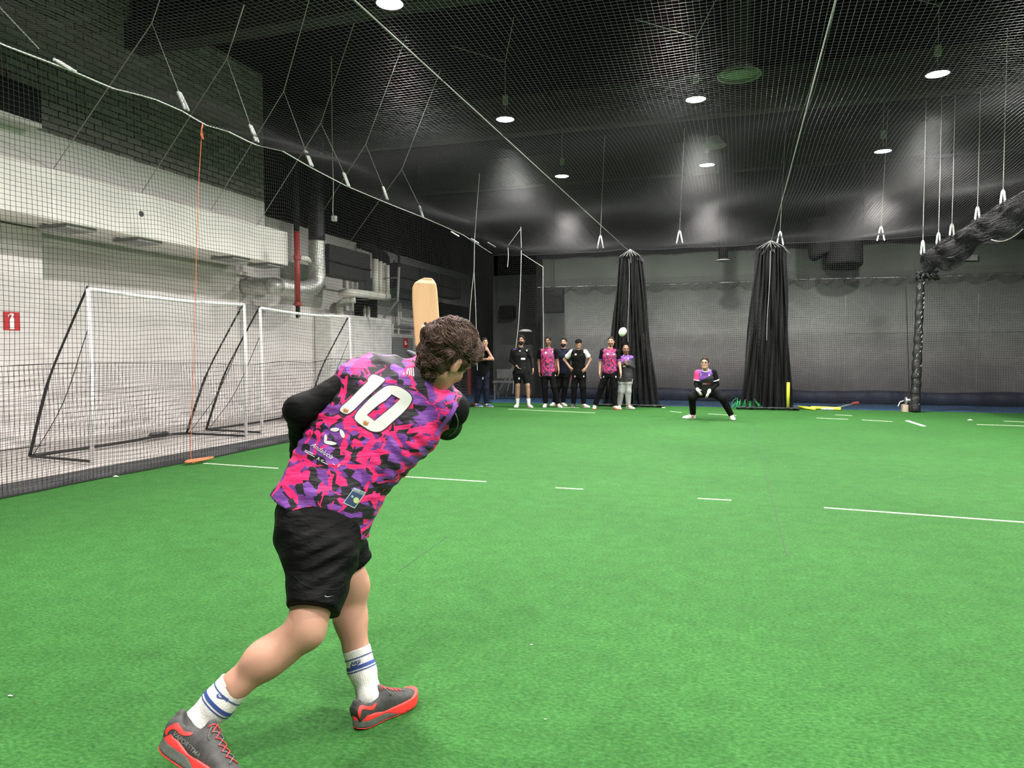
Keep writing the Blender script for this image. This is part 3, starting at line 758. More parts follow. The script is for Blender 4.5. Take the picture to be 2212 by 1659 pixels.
# --- foldable goals
M['goal_black'] = mat('goal_black', (.012,.012,.013), .4)
M['goal_white'] = mat('goal_white', (.85,.85,.85), .45, var=.02)
M['goal_net'] = mat('goal_net', (.55,.55,.55), .7, var=0)
def goal(base0, base1, top0, top1, back0, back1, lab):
    A, B = onZ(*base0), onZ(*base1)
    XG = (A.x+B.x)/2; A.x = B.x = XG
    zt = .5*(onX(*top0, XG).z+onX(*top1, XG).z)
    K0, K1 = onZ(*back0), onZ(*back1); xb = max((K0.x+K1.x)/2, XW+.2)
    K0.x = K1.x = xb
    r = empty('football_goal', (XG, (A.y+B.y)/2, 0), 0, lab, 'goal', 'folding football goals')
    T0, T1 = Vector((XG, A.y, zt)), Vector((XG, B.y, zt))
    for P_, T_ in ((A, T0), (B, T1)):
        MB().tube([P_+Vector((0,0,.02)), P_.lerp(T_, .5)+Vector((.02,0,0)), T_], .024, 10).build('post', M['goal_white'], r, smooth=True)
    sag = [T0.lerp(T1, t)-Vector((0,0,.035*math.sin(PI*t))) for t in np.linspace(0, 1, 9)]
    MB().tube(sag, .024, 10).build('crossbar', M['goal_white'], r, smooth=True)
    for P_, T_, K_ in ((A, T0, K0), (B, T1, K1)):
        mid = T_.lerp(K_, .52)+Vector((-.11, 0, .04))
        K_ = K_+Vector((0,0,.03))
        L = catmull([T_+Vector((0,0,.03)), T_.lerp(mid, .5)+Vector((-.012,0,.01)), mid, mid.lerp(K_, .5)+Vector((-.012,0,0)), K_], 5)
        MB().tube(L, [.014 if i < len(L)*.5 else .02 for i in range(len(L))], 8).build('back_strut', M['goal_black'], r, smooth=True)
        MB().tube([K_, P_+Vector((0,0,.03))], .018, 8).build('side_base_bar', M['goal_black'], r)
        L = [T_-Vector((0,0,.45)), T_.lerp(K_, .55)+Vector((.12,0,-.25)), K_+Vector((.05,0,0))]
        MB().tube(catmull(L, 5), .005, 4).build('net_cord', M['goal_black'], r)
    L = catmull([K0+Vector((0,0,.03)), K0.lerp(K1, .2)+Vector((.15,0,.05)), K0.lerp(K1, .5)+Vector((.12,0,.05)), K0.lerp(K1, .8)+Vector((.05,0,.06)), K1+Vector((0,0,.03))], 5)
    MB().tube(L, .022, 8).build('back_base_bar', M['goal_black'], r, smooth=True)
    bg = K0.lerp(K1, .78); MB().box((bg.x-.05, bg.y-.16, .03), (bg.x+.07, bg.y+.16, .12)).build('weight_bag', M['goal_black'], r, bevel=.03)
    ky0, ky1 = min(K0.y, A.y), max(K1.y, B.y)
    # net hung from crossbar to back bar
    nu, nvv = int((B.y-A.y)/.10), 26
    U, T = np.meshgrid(np.linspace(0, 1, nu), np.linspace(0, 1, nvv), indexing='ij')
    dxx = xb-XG
    X = XG+dxx*(T**1.8)*.97+.03*np.sin(U*21+T*9)
    Y = (A.y+(B.y-A.y)*U)*(1-T)+(K0.y+(K1.y-K0.y)*U)*T
    Z = (zt-.03)*(1-T**1.1)+.05*T-.12*np.sin(PI*T)+.02*np.sin(U*33)
    v, f = strings(np.stack([X, Y, Z], -1), 1, 1, .0022, 1, 1)
    npmesh('goal_net', v, f, M['goal_net'], r)
    # pale lettering block on the post sleeve
    return r
goal((195, 1002), (535, 946), (187, 622), (540, 660), (68, 990), (400, 940), 'folding football goal with white crossbar, nearer the extinguisher sign')
goal((565, 938), (757, 906), (562, 668), (757, 682), (457, 932), (652, 900), 'folding football goal with white crossbar, beneath the red fire pipe')
# dark marks on the near post sleeve
# --- orange rope
L = [onX(437, 266, XN+.05), onX(433, 330, XN+.06), onX(428, 420, XN+.07), onX(424, 560, XN+.07), onX(419, 760, XN+.07), onX(414, 900, XN+.07), onX(412, 985, XN+.06), onZ(412, 998)+Vector((.05, 0, .02))]
root = empty('orange_rope', tuple(L[-1]), 0, 'thin orange rope hanging down the side net into a small heap', 'rope')
MB().tube(catmull(L, 6), .0038, 6).build('hanging_run', M['rope_orange'], root)
MB().tube(catmull([onX(437, 268, XN+.07), onX(434, 290, XN+.08), onX(439, 300, XN+.08), onX(435, 280, XN+.09), onX(438, 272, XN+.07)], 5), .008, 6).build('knot', M['rope_orange'], root)
c = onZ(410, 999)+Vector((.14, 0, .02)); rng = random.Random(9); pts = []
for i in range(26):
    a = i*1.25; pts.append(c+Vector((.06*math.cos(a)+rng.uniform(-.03,.03), .17*math.sin(a)+rng.uniform(-.08,.08), .008+.022*rng.random())))
MB().tube(catmull(pts, 5), .0075, 6).build('heap', M['rope_orange'], root)
# --- net hangers: stay cables, drop cord and a pair of pale shock-cord grips
hang = [((115, 30), (0, -20), (140, 140), (-90, 330), None),
        ((328, 50), (345, 0), (395, 218), (115, 365), 1), ((490, 127), (505, 80), (548, 288), (305, 417), 1), ((613, 197), (640, 100), (667, 342), (455, 455), 1),
        ((693, 266), (745, 110), (748, 388), (555, 487), 1), ((790, 312), (862, 120), (832, 417), (700, 452), 1), ((868, 366), (938, 186), (910, 457), (750, 530), 1)]
names = ['nearest the concrete stub', 'first past the concrete stub', 'just before the orange rope ends', 'above the end of the brick wall', 'above the silver duct', 'above the dark duct', 'last before the dark corner']
for k, (nd, up, clip, dl, f_) in enumerate(hang):
    XH_ = XN-.05
    N = onX(*nd, XH_); Cc = onX(clip[0]+5, clip[1]+18, XN); top_d = onX(*up, XH_+1.2)
    r = empty('net_hanger', tuple(Cc), 0, 'pale grip hanger on the side net rope, %s' % names[k], 'net hanger', 'hangers along the side net rope')
    if k == 0:
        N = onX(0, 10, XH_); 
        MB().tube([Cc+Vector((0, -.3, .12)), onX(-20, -5, XH_)], .006, 5).build('drop_cord', M['cable'], r)
        a0 = onX(118, 128, XN+.02); a1 = onX(160, 154, XN+.02)
    else:
        Dl = onX(*dl, XU+.02 if dl[1] < 440 else XB+.01)
        if k >= 4: Dl = onX(*dl, XB)
        U1 = onX(*up, XH_+.7)
        d_ = (U1-N).normalized(); s_ = (ZC-.05-U1.z)/max(d_.z, .05) if d_.z > .05 else 1.2
        U2 = U1+d_*min(s_, 4.5)
        MB().tube([Dl, N], .006, 5).build('stay_cable', M['cable'], r)
        MB().tube([N, U1, U2], .006, 5).build('stay_cable', M['cable'], r)
        a0 = onX(clip[0]-10+k, clip[1]-22+k*1.5, XN+.02); a1 = onX(clip[0]+10-k, clip[1]+22-k*1.5, XN+.02)
        MB().tube([N, a0], .0045, 5).build('drop_cord', M['cable'], r)
    dv = (a1-a0)
    for sgn in (-1, 1):
        off = Vector((0, .022*sgn, 0))
        MB().tube([a0+off*.5, a0+off+dv*.06, a1+off*1.4-dv*.06, a1+off*1.4], [.006, .016, .016, .006], 8).build('grip', M['white_plastic'], r)
for k, (x, y) in enumerate([(983, 505), (1026, 520), (1062, 528)]):
    a0, a1 = onX(x-9, y-5, XN+.02), onX(x+9, y+6, XN+.02)
    thing_mesh('net_hanger', MB().tube([a0, a0.lerp(a1, .1), a0.lerp(a1, .9), a1], [.006, .018, .018, .006], 8), M['white_plastic'],
               'slanting pale grip at the dark far corner, %s' % ['nearest the upright hangers', 'the middle one', 'nearest the far net'][k], 'net hanger', 'grips at the far end of the side net rope')
# --- slack vertical ropes in the far left corner
def rope(pts, lab, y, rad=.008, m='pale_cord'):
    return thing_mesh('hanging_rope', MB().tube(catmull([onY(x_, y_, y) for x_, y_ in pts], 5), rad, 6), M[m], lab, 'rope', 'slack ropes in the far corner')
YK = 15.5
r = empty('hanging_rope', tuple(onY(1024, 585, YK)), 0, 'pale rope forking in two above the head of the batter', 'rope', 'slack ropes in the far corner')
MB().tube([onY(1036, 375, YK), onY(1030, 450, YK), onY(1025, 520, YK), onY(1024, 585, YK)], .008, 6).build('single_run', M['pale_cord'], r)
MB().tube(catmull([onY(1024, 585, YK), onY(1018, 640, YK), onY(1014, 700, YK), onY(1010, 790, YK)], 4), .006, 6).build('fork_run', M['pale_cord'], r)
MB().tube(catmull([onY(1024, 585, YK), onY(1027, 650, YK), onY(1029, 720, YK), onY(1031, 800, YK)], 4), .006, 6).build('fork_run', M['pale_cord'], r)
rope([(1125, 490), (1126, 545), (1124, 620), (1120, 700), (1113, 765), (1108, 850)], 'pale slack rope falling beside the man in the grey pullover', 18.0)
rope([(1173, 576), (1173, 640), (1174, 720), (1173, 800), (1173, 874)], 'thin pale rope hanging at the edge of the back wall', 18.2, .006)
rope([(1097, 530), (1098, 555), (1096, 577)], 'short pale rope end hanging at the dark corner under the roof net', 17.5)
thing_mesh('stay_line', MB().tube([onY(1124, 495, 17.6), onY(1098, 530, 17.6)], .008, 5), M['cable'], 'short slanting line holding the net rope at the dark corner', 'cable')
thing_mesh('stay_line', MB().tube([onY(1128, 548, 18.3), onY(1173, 577, 18.6)], .008, 5), M['cable'], 'slanting line from the net corner down to the back wall edge', 'cable')
thing_mesh('power_lead', MB().tube(catmull([(onX(718, 318, XN-1).x, onX(718, 318, XN-1).y, ZC), onX(718, 318, XN-1), onX(720, 400, XN-1), onX(719, 455, XN-1), onX(722, 470, XN-1)], 4), .008, 5).box(*[tuple(onX(722, 472, XN-1)+Vector(v)) for v in ((-.04,-.04,-.05),(.04,.04,.05))]), M['pale_cord'], 'white lead with a socket block hanging behind the side net', 'cable')
# ================================================================== roof diffusers, right side hangers, far end kit
M['diffuser'] = mat('diffuser', (.16,.20,.14), .5, var=.1)
def diffuser(px, py, wpx, size, lab, duct=True, m='diffuser'):
    D = size*FPX/wpx; p = dep(px, py, D)
    r = empty('air_diffuser', tuple(p), 0, lab, 'air diffuser', 'round air diffusers')
    T = Matrix.Translation(p); R_ = size/2
    MB().lathe([(R_*.93,-.02),(R_,-.03),(R_*1.0,-.01),(R_*.93,.0)], 40, T, cap=False).build('outer_ring', M['diffuser'], r, smooth=True)
    MB().lathe([(R_*.42,.17),(R_*.50,.12),(R_*.80,.04),(R_*.93,.0),(R_*.80,.03),(R_*.5,.10),(.001,.10)], 40, T, cap=False).build('cone', M['diffuser'], r, smooth=True)
    MB().lathe([(.001,.05),(R_*.3,.04),(R_*.55,-.005),(R_*.58,-.01)], 32, T, cap=False).build('inner_cone', M['diffuser'], r, smooth=True)
    if duct: MB().lathe([(R_*.5,.12),(R_*.5,6.95-p.z)], 28, T, cap=False).build('duct', M['beam'], r, smooth=True)
    else: MB().lathe([(R_*.4,.12),(R_*.4,6.95-p.z)], 28, T, cap=False).build('duct', M['ceil'], r, smooth=True)
    return r
diffuser(1597, 160, 92, .62, 'large round air diffuser on a dark duct above the middle lane')
diffuser(1543, 313, 50, .50, 'smaller pale green air diffuser between two middle lamps', False)
# small black diffuser hanging at the back wall
p = onY(1562, 562, YN+1.0); r = empty('air_diffuser', tuple(p), 0, 'small black duct outlet with pale rim in front of the back wall', 'air diffuser', 'round air diffusers')
T = Matrix.Translation(p)
MB().lathe([(.12,.0),(.12,ZC-p.z)], 24, T).build('duct', M['dark_paint'], r, smooth=True)
MB().lathe([(.17,-.015),(.19,-.02),(.19,.0),(.13,.02)], 24, T).build('outer_ring', M['grey_paint'], r, smooth=True)
# two-lobed black duct end
p = onY(1812, 545, YB-.75)
r = empty('duct_elbow', tuple(p), 0, 'black two-lobed duct end hanging high in front of the back wall', 'duct')
w1 = 95/FPX*(YB-.75)
MB().tube(catmull([p+Vector((.12,0,ZC-p.z)), p+Vector((.12,0,.2)), p+Vector((.13,0,-.30)), p+Vector((.13,-.02,-.44))], 6), [w1*.36]*13+[w1*.35, w1*.33, w1*.28, w1*.2, w1*.1, .02], 22).build('main_duct', M['dark_paint'], r, smooth=True)
MB().tube(catmull([p+Vector((-.40,.05,.9)), p+Vector((-.40,.05,.3)), p+Vector((-.38,.05,.0)), p+Vector((-.34,.05,-.09))], 6), [w1*.28]*14+[w1*.26, w1*.22, w1*.15, w1*.08, .02], 20).build('side_duct', M['dark_paint'], r, smooth=True)
# grille and small fittings high on the back wall
thing_mesh('wall_light', MB().box(tuple(onY(2082, 552, YB-.02)), tuple(onY(2112, 562, YB-.08))), M['grey_paint'], 'small grey fitting high on the back wall under the rolled net', 'wall fitting')
# --- hangers on the right
tops = [((1993, 300), (1993, 470), (1993, 525)), ((2027, 330), (2027, 485), (2027, 507)), ((2056, 300), (2057, 468), (2056, 493)), ((2112, 290), (2112, 432), (2111, 455)), ((2167, 250), (2167, 402), (2166, 427))]
nm = ['over the bound black column', 'second from the bound black column', 'third from the bound black column', 'fourth from the bound black column', 'farthest from the bound black column']
for k, (a, b1, c) in enumerate(tops):
    # distance along the rolled net at which its cable passes this picture column
    lo, hi = 3.0, 18.4
    for _ in range(40):
        mid = (lo+hi)/2; px = topix((tA.x+dxy*(mid-tA.y), mid, rollz(mid)))[0]
        if px > c[0]: lo = mid
        else: hi = mid
    Yk = (lo+hi)/2; xk = tA.x+dxy*(Yk-tA.y)
    r = empty('roof_hanger', (xk, Yk, rollz(Yk)), 0, 'white cord hanger above the rolled net, %s' % nm[k], 'net hanger', 'hangers over the rolled divider net')
    b0 = Vector((xk, Yk, rollz(Yk))); g = .30 if k == 0 else .24
    MB().tube([b0+Vector((0, 0, g)), (xk, Yk, ZC)], .006, 6).build('cord', M['pale_cord'], r)
    for s in (-1, 1):
        MB().tube([b0+Vector((.012*s, 0, g+.02)), b0+Vector((.018*s, 0, g-.03)), b0+Vector((.034*s, 0, .04)), b0+Vector((.034*s, 0, .0))], [.006, .018, .018, .006], 8).build('grip', M['white_plastic'], r)
# --- pairs of grips along the head rope of the far net
for k, (x, y) in enumerate([(1297, 520), (1468, 510), (1685, 512), (1903, 502)]):
    p = onY(x, y, YN-.05)
    r = empty('net_hanger', tuple(p), 0, 'inverted V of pale grips on the far net, %s' % ['above the players on the left', 'between the two bunched nets', 'right of the second bunched net', 'left of the bound black column'][k], 'net hanger', 'grips on the far head rope')
    for s in (-1, 1):
        MB().tube([p+Vector((.01*s, 0, .14)), p+Vector((.02*s, 0, .10)), p+Vector((.075*s, 0, -.18)), p+Vector((.08*s, 0, -.20))], [.006, .017, .017, .006], 8).build('grip', M['white_plastic'], r)
    MB().tube([p+Vector((0, 0, .13)), (p.x+.1, p.y, ZC)], .005, 5).build('cord', M['cable'], r)
# ================================================================== lines on the turf
M['line'] = mat('line', (.42,.50,.36), .9, var=.25, vscale=25)
LN = [((440, 1001), (600, 1012), .035, 'white crease line running from beneath the side net towards the batter'),
      ((860, 1029), (1050, 1041), .035, 'white crease line stretching rightwards from behind the batter'),
      ((1200, 1054), (1259, 1057), .03, 'short white line on the turf just past the end of the batter crease'),
      ((1507, 1077), (1580, 1081), .03, 'short white line alone in the middle of the turf'),
      ((1780, 1097), (2230, 1130), .035, 'long white crease line at the right on the near turf'),
      ((1098, 884), (1285, 892), .05, 'white line crossing in front of the five players on the left'),
      ((1215, 880), (1252, 881), .05, 'short white line close to the feet of the player with white sleeves'),
      ((1448, 889), (1472, 891), .05, 'short white line left of the crouching catcher'),
      ((1530, 894), (1590, 898), .05, 'short white line between the feet of the crouching catcher'),
      ((1764, 903), (1832, 906), .05, 'faint white line in front of the yellow bars'),
      ((1862, 907), (1927, 911), .05, 'white line right of the faint one in front of the yellow bars'),
      ((1804, 896), (1841, 898), .05, 'very short white line nearest the yellow bars'),
      ((2110, 917), (2230, 921), .05, 'white line at the far right of the turf, nearer one'),
      ((2168, 910), (2230, 912), .05, 'white line at the far right of the turf, farther one')]
for a, b_, w_, lab in LN:
    tag(floor_strip('turf_line', a, b_, w_, M['line']), lab, 'turf line', 'white turf lines')
tag(floor_strip('marker_board', (1959, 909), (1996, 921), .07, M['pure_white'], .006), 'thick white strip lying slanted in front of the bound black column', 'marker strip')
for k, (x, y, s, lab) in enumerate([(2095, 908, .05, 'small white scrap on the turf beyond the slanted strip'), (1433, 881, .05, 'small white scrap beside the bunched net behind the players'),
                               (1148, 1394, .006, 'tiny pale scrap on the turf right of the batter'), (22, 1505, .009, 'tiny pale scrap on the near left turf'), (1178, 1556, .004, 'tiny speck on the near turf, right of the front shoe'), (250, 1030, .03, 'small white scrap under the side net')]):
    p = onZ(x, y)
    b = MB().add([p+Vector((-s, -s*.5, .004)), p+Vector((s*.9, -s*.6, .006)), p+Vector((s, s*.6, .004)), p+Vector((-s*.7, s*.5, .005)), p+Vector((0, 0, .004+s*.4))], [(0,1,4),(1,2,4),(2,3,4),(3,0,4),(3,2,1,0)])
    tag(b.build('paper_scrap', M['pure_white']), lab, 'scrap', 'scraps on the turf')
# ================================================================== kit at the far end
# yellow stump
p = onZ(1702, 886)
r = empty('yellow_stump', tuple(p), 0, 'upright yellow plastic stump beside the bunched black net', 'stump')
zt_ = onY(1700, 826, p.y).z
MB().lathe([(.036,.06),(.036,zt_-.01),(.028,zt_)], 14, Matrix.Translation((p.x, p.y, 0))).build('post', M['yellow'], r, smooth=True)
MB().lathe([(.06,.0),(.06,.03),(.042,.07)], 14, Matrix.Translation((p.x, p.y, 0))).build('foot', M['black_plastic'], r)
for k, (a, b_, rad, lab) in enumerate([((1719, 882), (1760, 887), .035, 'short yellow padded bar on the turf, nearer the stump'), ((1752, 884), (1816, 887), .038, 'longer yellow padded bar on the turf beside the cutters')]):
    A, B = onZ(*a)+Vector((0,0,.04)), onZ(*b_)+Vector((0,0,.04))
    r = empty('yellow_bar', tuple(A), 0, lab, 'padded bar', 'yellow bars on the turf')
    MB().tube([A, B], rad, 12).build('foam_sleeve', M['yellow'], r, smooth=True)
    d = (B-A).normalized(); MB().tube([A-d*.05, A], rad*.7, 10).build('end_cap', M['black_plastic'], r)
A, B = onZ(1705, 884)+Vector((0,0,.05)), onZ(1722, 884)+Vector((0,0,.05))
thing_mesh('hinge_block', MB().box((A.x, A.y-.05, .0), (B.x, A.y+.06, .09)), mat('hinge_blue', (.02,.05,.12), .5), 'dark blue hinge block at the foot of the yellow stump', 'hinge', bevel=.02)
# long-handled tool with red grip
A, B = onZ(1790, 886)+Vector((0,0,.05)), onY(1843, 872, onZ(1810, 884).y)
r = empty('hand_puller', tuple(A), 0, 'steel hand puller with red grip lying beside the yellow bars', 'hand tool')
Mi = A.lerp(B, .35); MB().tube([A+Vector((0,0,-.01)), Mi+Vector((0,0,-.03)), B], [.03, .022, .016], 8).build('handle_bar', M['steel'], r)
d = (B-Mi).normalized(); MB().tube([B-d*.02, B+d*.14], .036, 10).build('red_grip', M['red_paint'], r)
MB().box((A.x-.18, A.y-.05, .0), (A.x+.12, A.y+.05, .045)).build('ratchet', M['steel'], r, bevel=.01)
# winch on concrete block
p = onZ(1962, 889)
r = empty('winch', tuple(p), 0, 'small steel winch on a wooden block beside the bound black column', 'winch')
MB().box((p.x-.13, p.y-.1, 0), (p.x-.02, p.y+.1, .16)).box((p.x+.08, p.y-.1, 0), (p.x+.14, p.y+.1, .16)).build('block', mat('timber', (.42,.34,.26), .8), r)
MB().box((p.x-.02, p.y-.08, .0), (p.x+.08, p.y+.08, .12)).build('base', M['black_plastic'], r)
MB().lathe([(.02,-.1),(.09,-.09),(.09,-.06),(.05,-.05),(.05,.05),(.09,.06),(.09,.09),(.02,.1)], 18, Matrix.Translation((p.x+.02, p.y, .25)) @ Matrix.Rotation(PI/2, 4, 'Y')).build('drum', M['steel'], r)
MB().tube([(p.x-.1, p.y, .25), (p.x-.18, p.y-.02, .22), (p.x-.22, p.y-.03, .12)], .014, 8).build('crank', M['steel'], r)
# green net heap at the foot of the bunched net
p = onZ(1612, 882); rng = random.Random(12)
b = MB()
for k in range(26):
    a = rng.uniform(-.35, .35); b.tube(catmull([(p.x+a, p.y-.25, .02), (p.x+a*.8+rng.uniform(-.05,.05), p.y-.28+rng.uniform(-.05,.05), .08+.10*rng.random()), (p.x+a*.6, p.y-.25, .20*rng.random()+.06), (p.x+a+.1, p.y-.3, .02)], 3), .007, 4)
thing_mesh('green_net_heap', b, mat('green_cord', (.02,.30,.08), .6), 'small heap of green netting at the foot of the bunched net', 'net heap')
# ball in flight
p = onY(1345, 717, 16.0)
q = NT('ball_white'); q.inp('Base Color', (.66,.70,.60,1)); q.inp('Roughness', .45); nb = q.noise(60, 2); q.bump(nb.outputs['Fac'], .2, .004)
Tb = Matrix.Translation(p) @ Matrix.Rotation(.5, 4, 'Y') @ Matrix.Diagonal((.086, .086, .105, 1))
b = MB(); v = []; f = []
prof = [(math.sin(PI*i/16), -math.cos(PI*i/16)) for i in range(17)]
b.lathe([(max(a, .001), c_) for a, c_ in prof], 28, Tb, cap=False)
r = empty('ball', tuple(p), 0, 'white ball flying above the heads of the two rightmost standing players', 'ball')
b.build('shell', q.m, r, smooth=True)
ring = [Tb @ Vector((1.01*math.cos(a)*.98, 1.01*math.sin(a)*.98, .2)) for a in np.linspace(0, 2*PI, 40, endpoint=False)]
MB().tube(ring, .0022, 4, closed=True).build('seam', mat('seam_pale', (.5,.55,.46), .6), r)
# ================================================================== dim corner behind the players
MC = mat('corner_grey', (.10,.105,.10), .7, var=.2)
def P19(x, y, yy=20.6): return onY(x, y, yy)
a, b_ = P19(1067, 560, 24), P19(1170, 600, 24)
structure(MB().box((onY(1065, 700, 25).x, 25, -.06), (BX0-.2, 25.2, 4.2)).build('wall_recess_panel', mat('recess_pale', (.16,.17,.155), .8, var=.2, vscale=1.5)))
for k, (x0, y0_, x1, y1_, yy, lab) in enumerate([(1172, 618, 1213, 676, 19.9, 'black cloth-covered box hanging in the dark corner beside the back wall'), (1078, 660, 1108, 688, 24.58, 'square dark frame on the pale corner panel'),]):
    A, B = onY(x0, y1_, yy), onY(x1, y0_, yy)
    o = thing_mesh('black_box', MB().box((A.x, yy, A.z), (B.x, yy+.4, B.z)), M['dark_paint'], lab, 'box', bevel=.03)
    if k == 0: MB().tube([((A.x+B.x)/2, yy+.2, B.z), ((A.x+B.x)/2, yy+.2, ZC)], .01, 6).build('hanging_cord', M['dark_paint'], o)
# oval lamp on a bracket
p = onY(1135, 716, 20.3); r = empty('oval_reflector', tuple(p), 0, 'flat oval reflector on a thin arm above the man in the grey pullover', 'reflector')
MB().lathe([(.01,.07),(.10,.06),(.19,.02),(.20,.0),(.19,-.012),(.01,-.012)], 24, Matrix.Translation(p), cap=False).build('shade', M['lagging'], r, smooth=True)
MB().tube([p+Vector((-.2,0,-.02)), p+Vector((.26,0,-.05)), p+Vector((.26,0,.05))], .012, 6).tube([p+Vector((.26,0,-.05)), (p.x+.26, p.y, .0)], .010, 6).build('arm', M['black_metal'], r)
# bench and stools in the corner
p = onZ(1096, 863); yy = 20.2
A, B = onY(1068, 818, yy), onY(1122, 826, yy)
r = empty('bench', (A.x, yy, 0), 0, 'dim grey slatted bench against the corner wall behind the players', 'bench')
MB().box((A.x, yy-.2, B.z-.02), (B.x, yy+.25, B.z+.04)).build('seat', MC, r, bevel=.01)
MB().box((A.x, yy+.22, B.z+.1), (B.x, yy+.26, B.z+.38)).build('backrest', MC, r, bevel=.01)
for sx in (A.x+.04, B.x-.08):
    for sy in (yy-.16, yy+.18): MB().box((sx, sy, 0), (sx+.04, sy+.04, B.z-.02)).build('leg', MC, r)
# folding tripod beside the man in the grey pullover
yy = onZ(1098, 858).y; a0 = onY(1108, 792, yy)
r = empty('light_stand', (a0.x, yy, 0), 0, 'grey tripod stand with splayed legs left of the man in the grey pullover', 'tripod')
for (x, y) in ((1075, 842), (1098, 857), (1116, 850)):
    e = onY(x, y, yy-.05); MB().tube([a0, (e.x, yy-.3+(.5 if x > 1110 else 0), .012)], .018, 6).build('leg', M['grey_paint'], r)
MB().tube([a0, a0+Vector((0, 0, .25))], .016, 8).build('column', M['grey_paint'], r)
# red standpipe, black leaning frames
yy = onZ(1014, 852).y
A0 = onY(1013, 846, yy); A1 = onY(1013, 757, yy)
r = empty('red_post', (A0.x, yy, 0), 0, 'red fire post standing behind the net left of the man with folded arms', 'post')
MB().lathe([(.075,0),(.075,A1.z-.5),(.10,A1.z-.5),(.10,A1.z-.44),(.065,A1.z-.44),(.065,A1.z)], 14, Matrix.Translation((A0.x, yy, 0))).build('pipe_body', M['red_paint'], r, smooth=False)
for k, (x0, yt, yb2) in enumerate([(984, 812, 858), (997, 806, 856)]):
    c0_ = onZ(x0, yb2); yy2 = c0_.y; a = onY(x0, yt, yy2)
    r = empty('folded_frame', (a.x, yy2, 0), 0, ['black folded mesh panel leaning at the walkway edge, nearer the batter', 'black folded mesh panel leaning at the walkway edge, nearer the red post'][k], 'folded panel', 'folded black panels')
    H_ = a.z
    MB().tube([(a.x-.18, yy2, .02), (a.x-.10, yy2+.1, H_), (a.x+.08, yy2+.1, H_-.02), (a.x+.22, yy2, .02)], .018, 6, closed=True).build('tube_frame', M['black_metal'], r)
    bb = MB()
    for i in range(7):
        t = .1+.12*i; bb.tube([(a.x-.17+.08*t, yy2+.1*t, H_*t), (a.x+.20-.11*t, yy2+.1*t, H_*t)], .006, 4)
    bb.build('cross_wires', M['grey_paint'], r)
# grey box stack against the recess
yy = 19.3
A, B = onY(1068, 745, 22), onY(1122, 745, 22)
thing_mesh('shelving', MB().box((A.x, 22, 0), (B.x+.6, 22.4, A.z)), mat('shelf_dim', (.05,.052,.05), .8, var=.3, vscale=3), 'dim grey storage block standing in the corner behind the players', 'storage unit', bevel=.02)
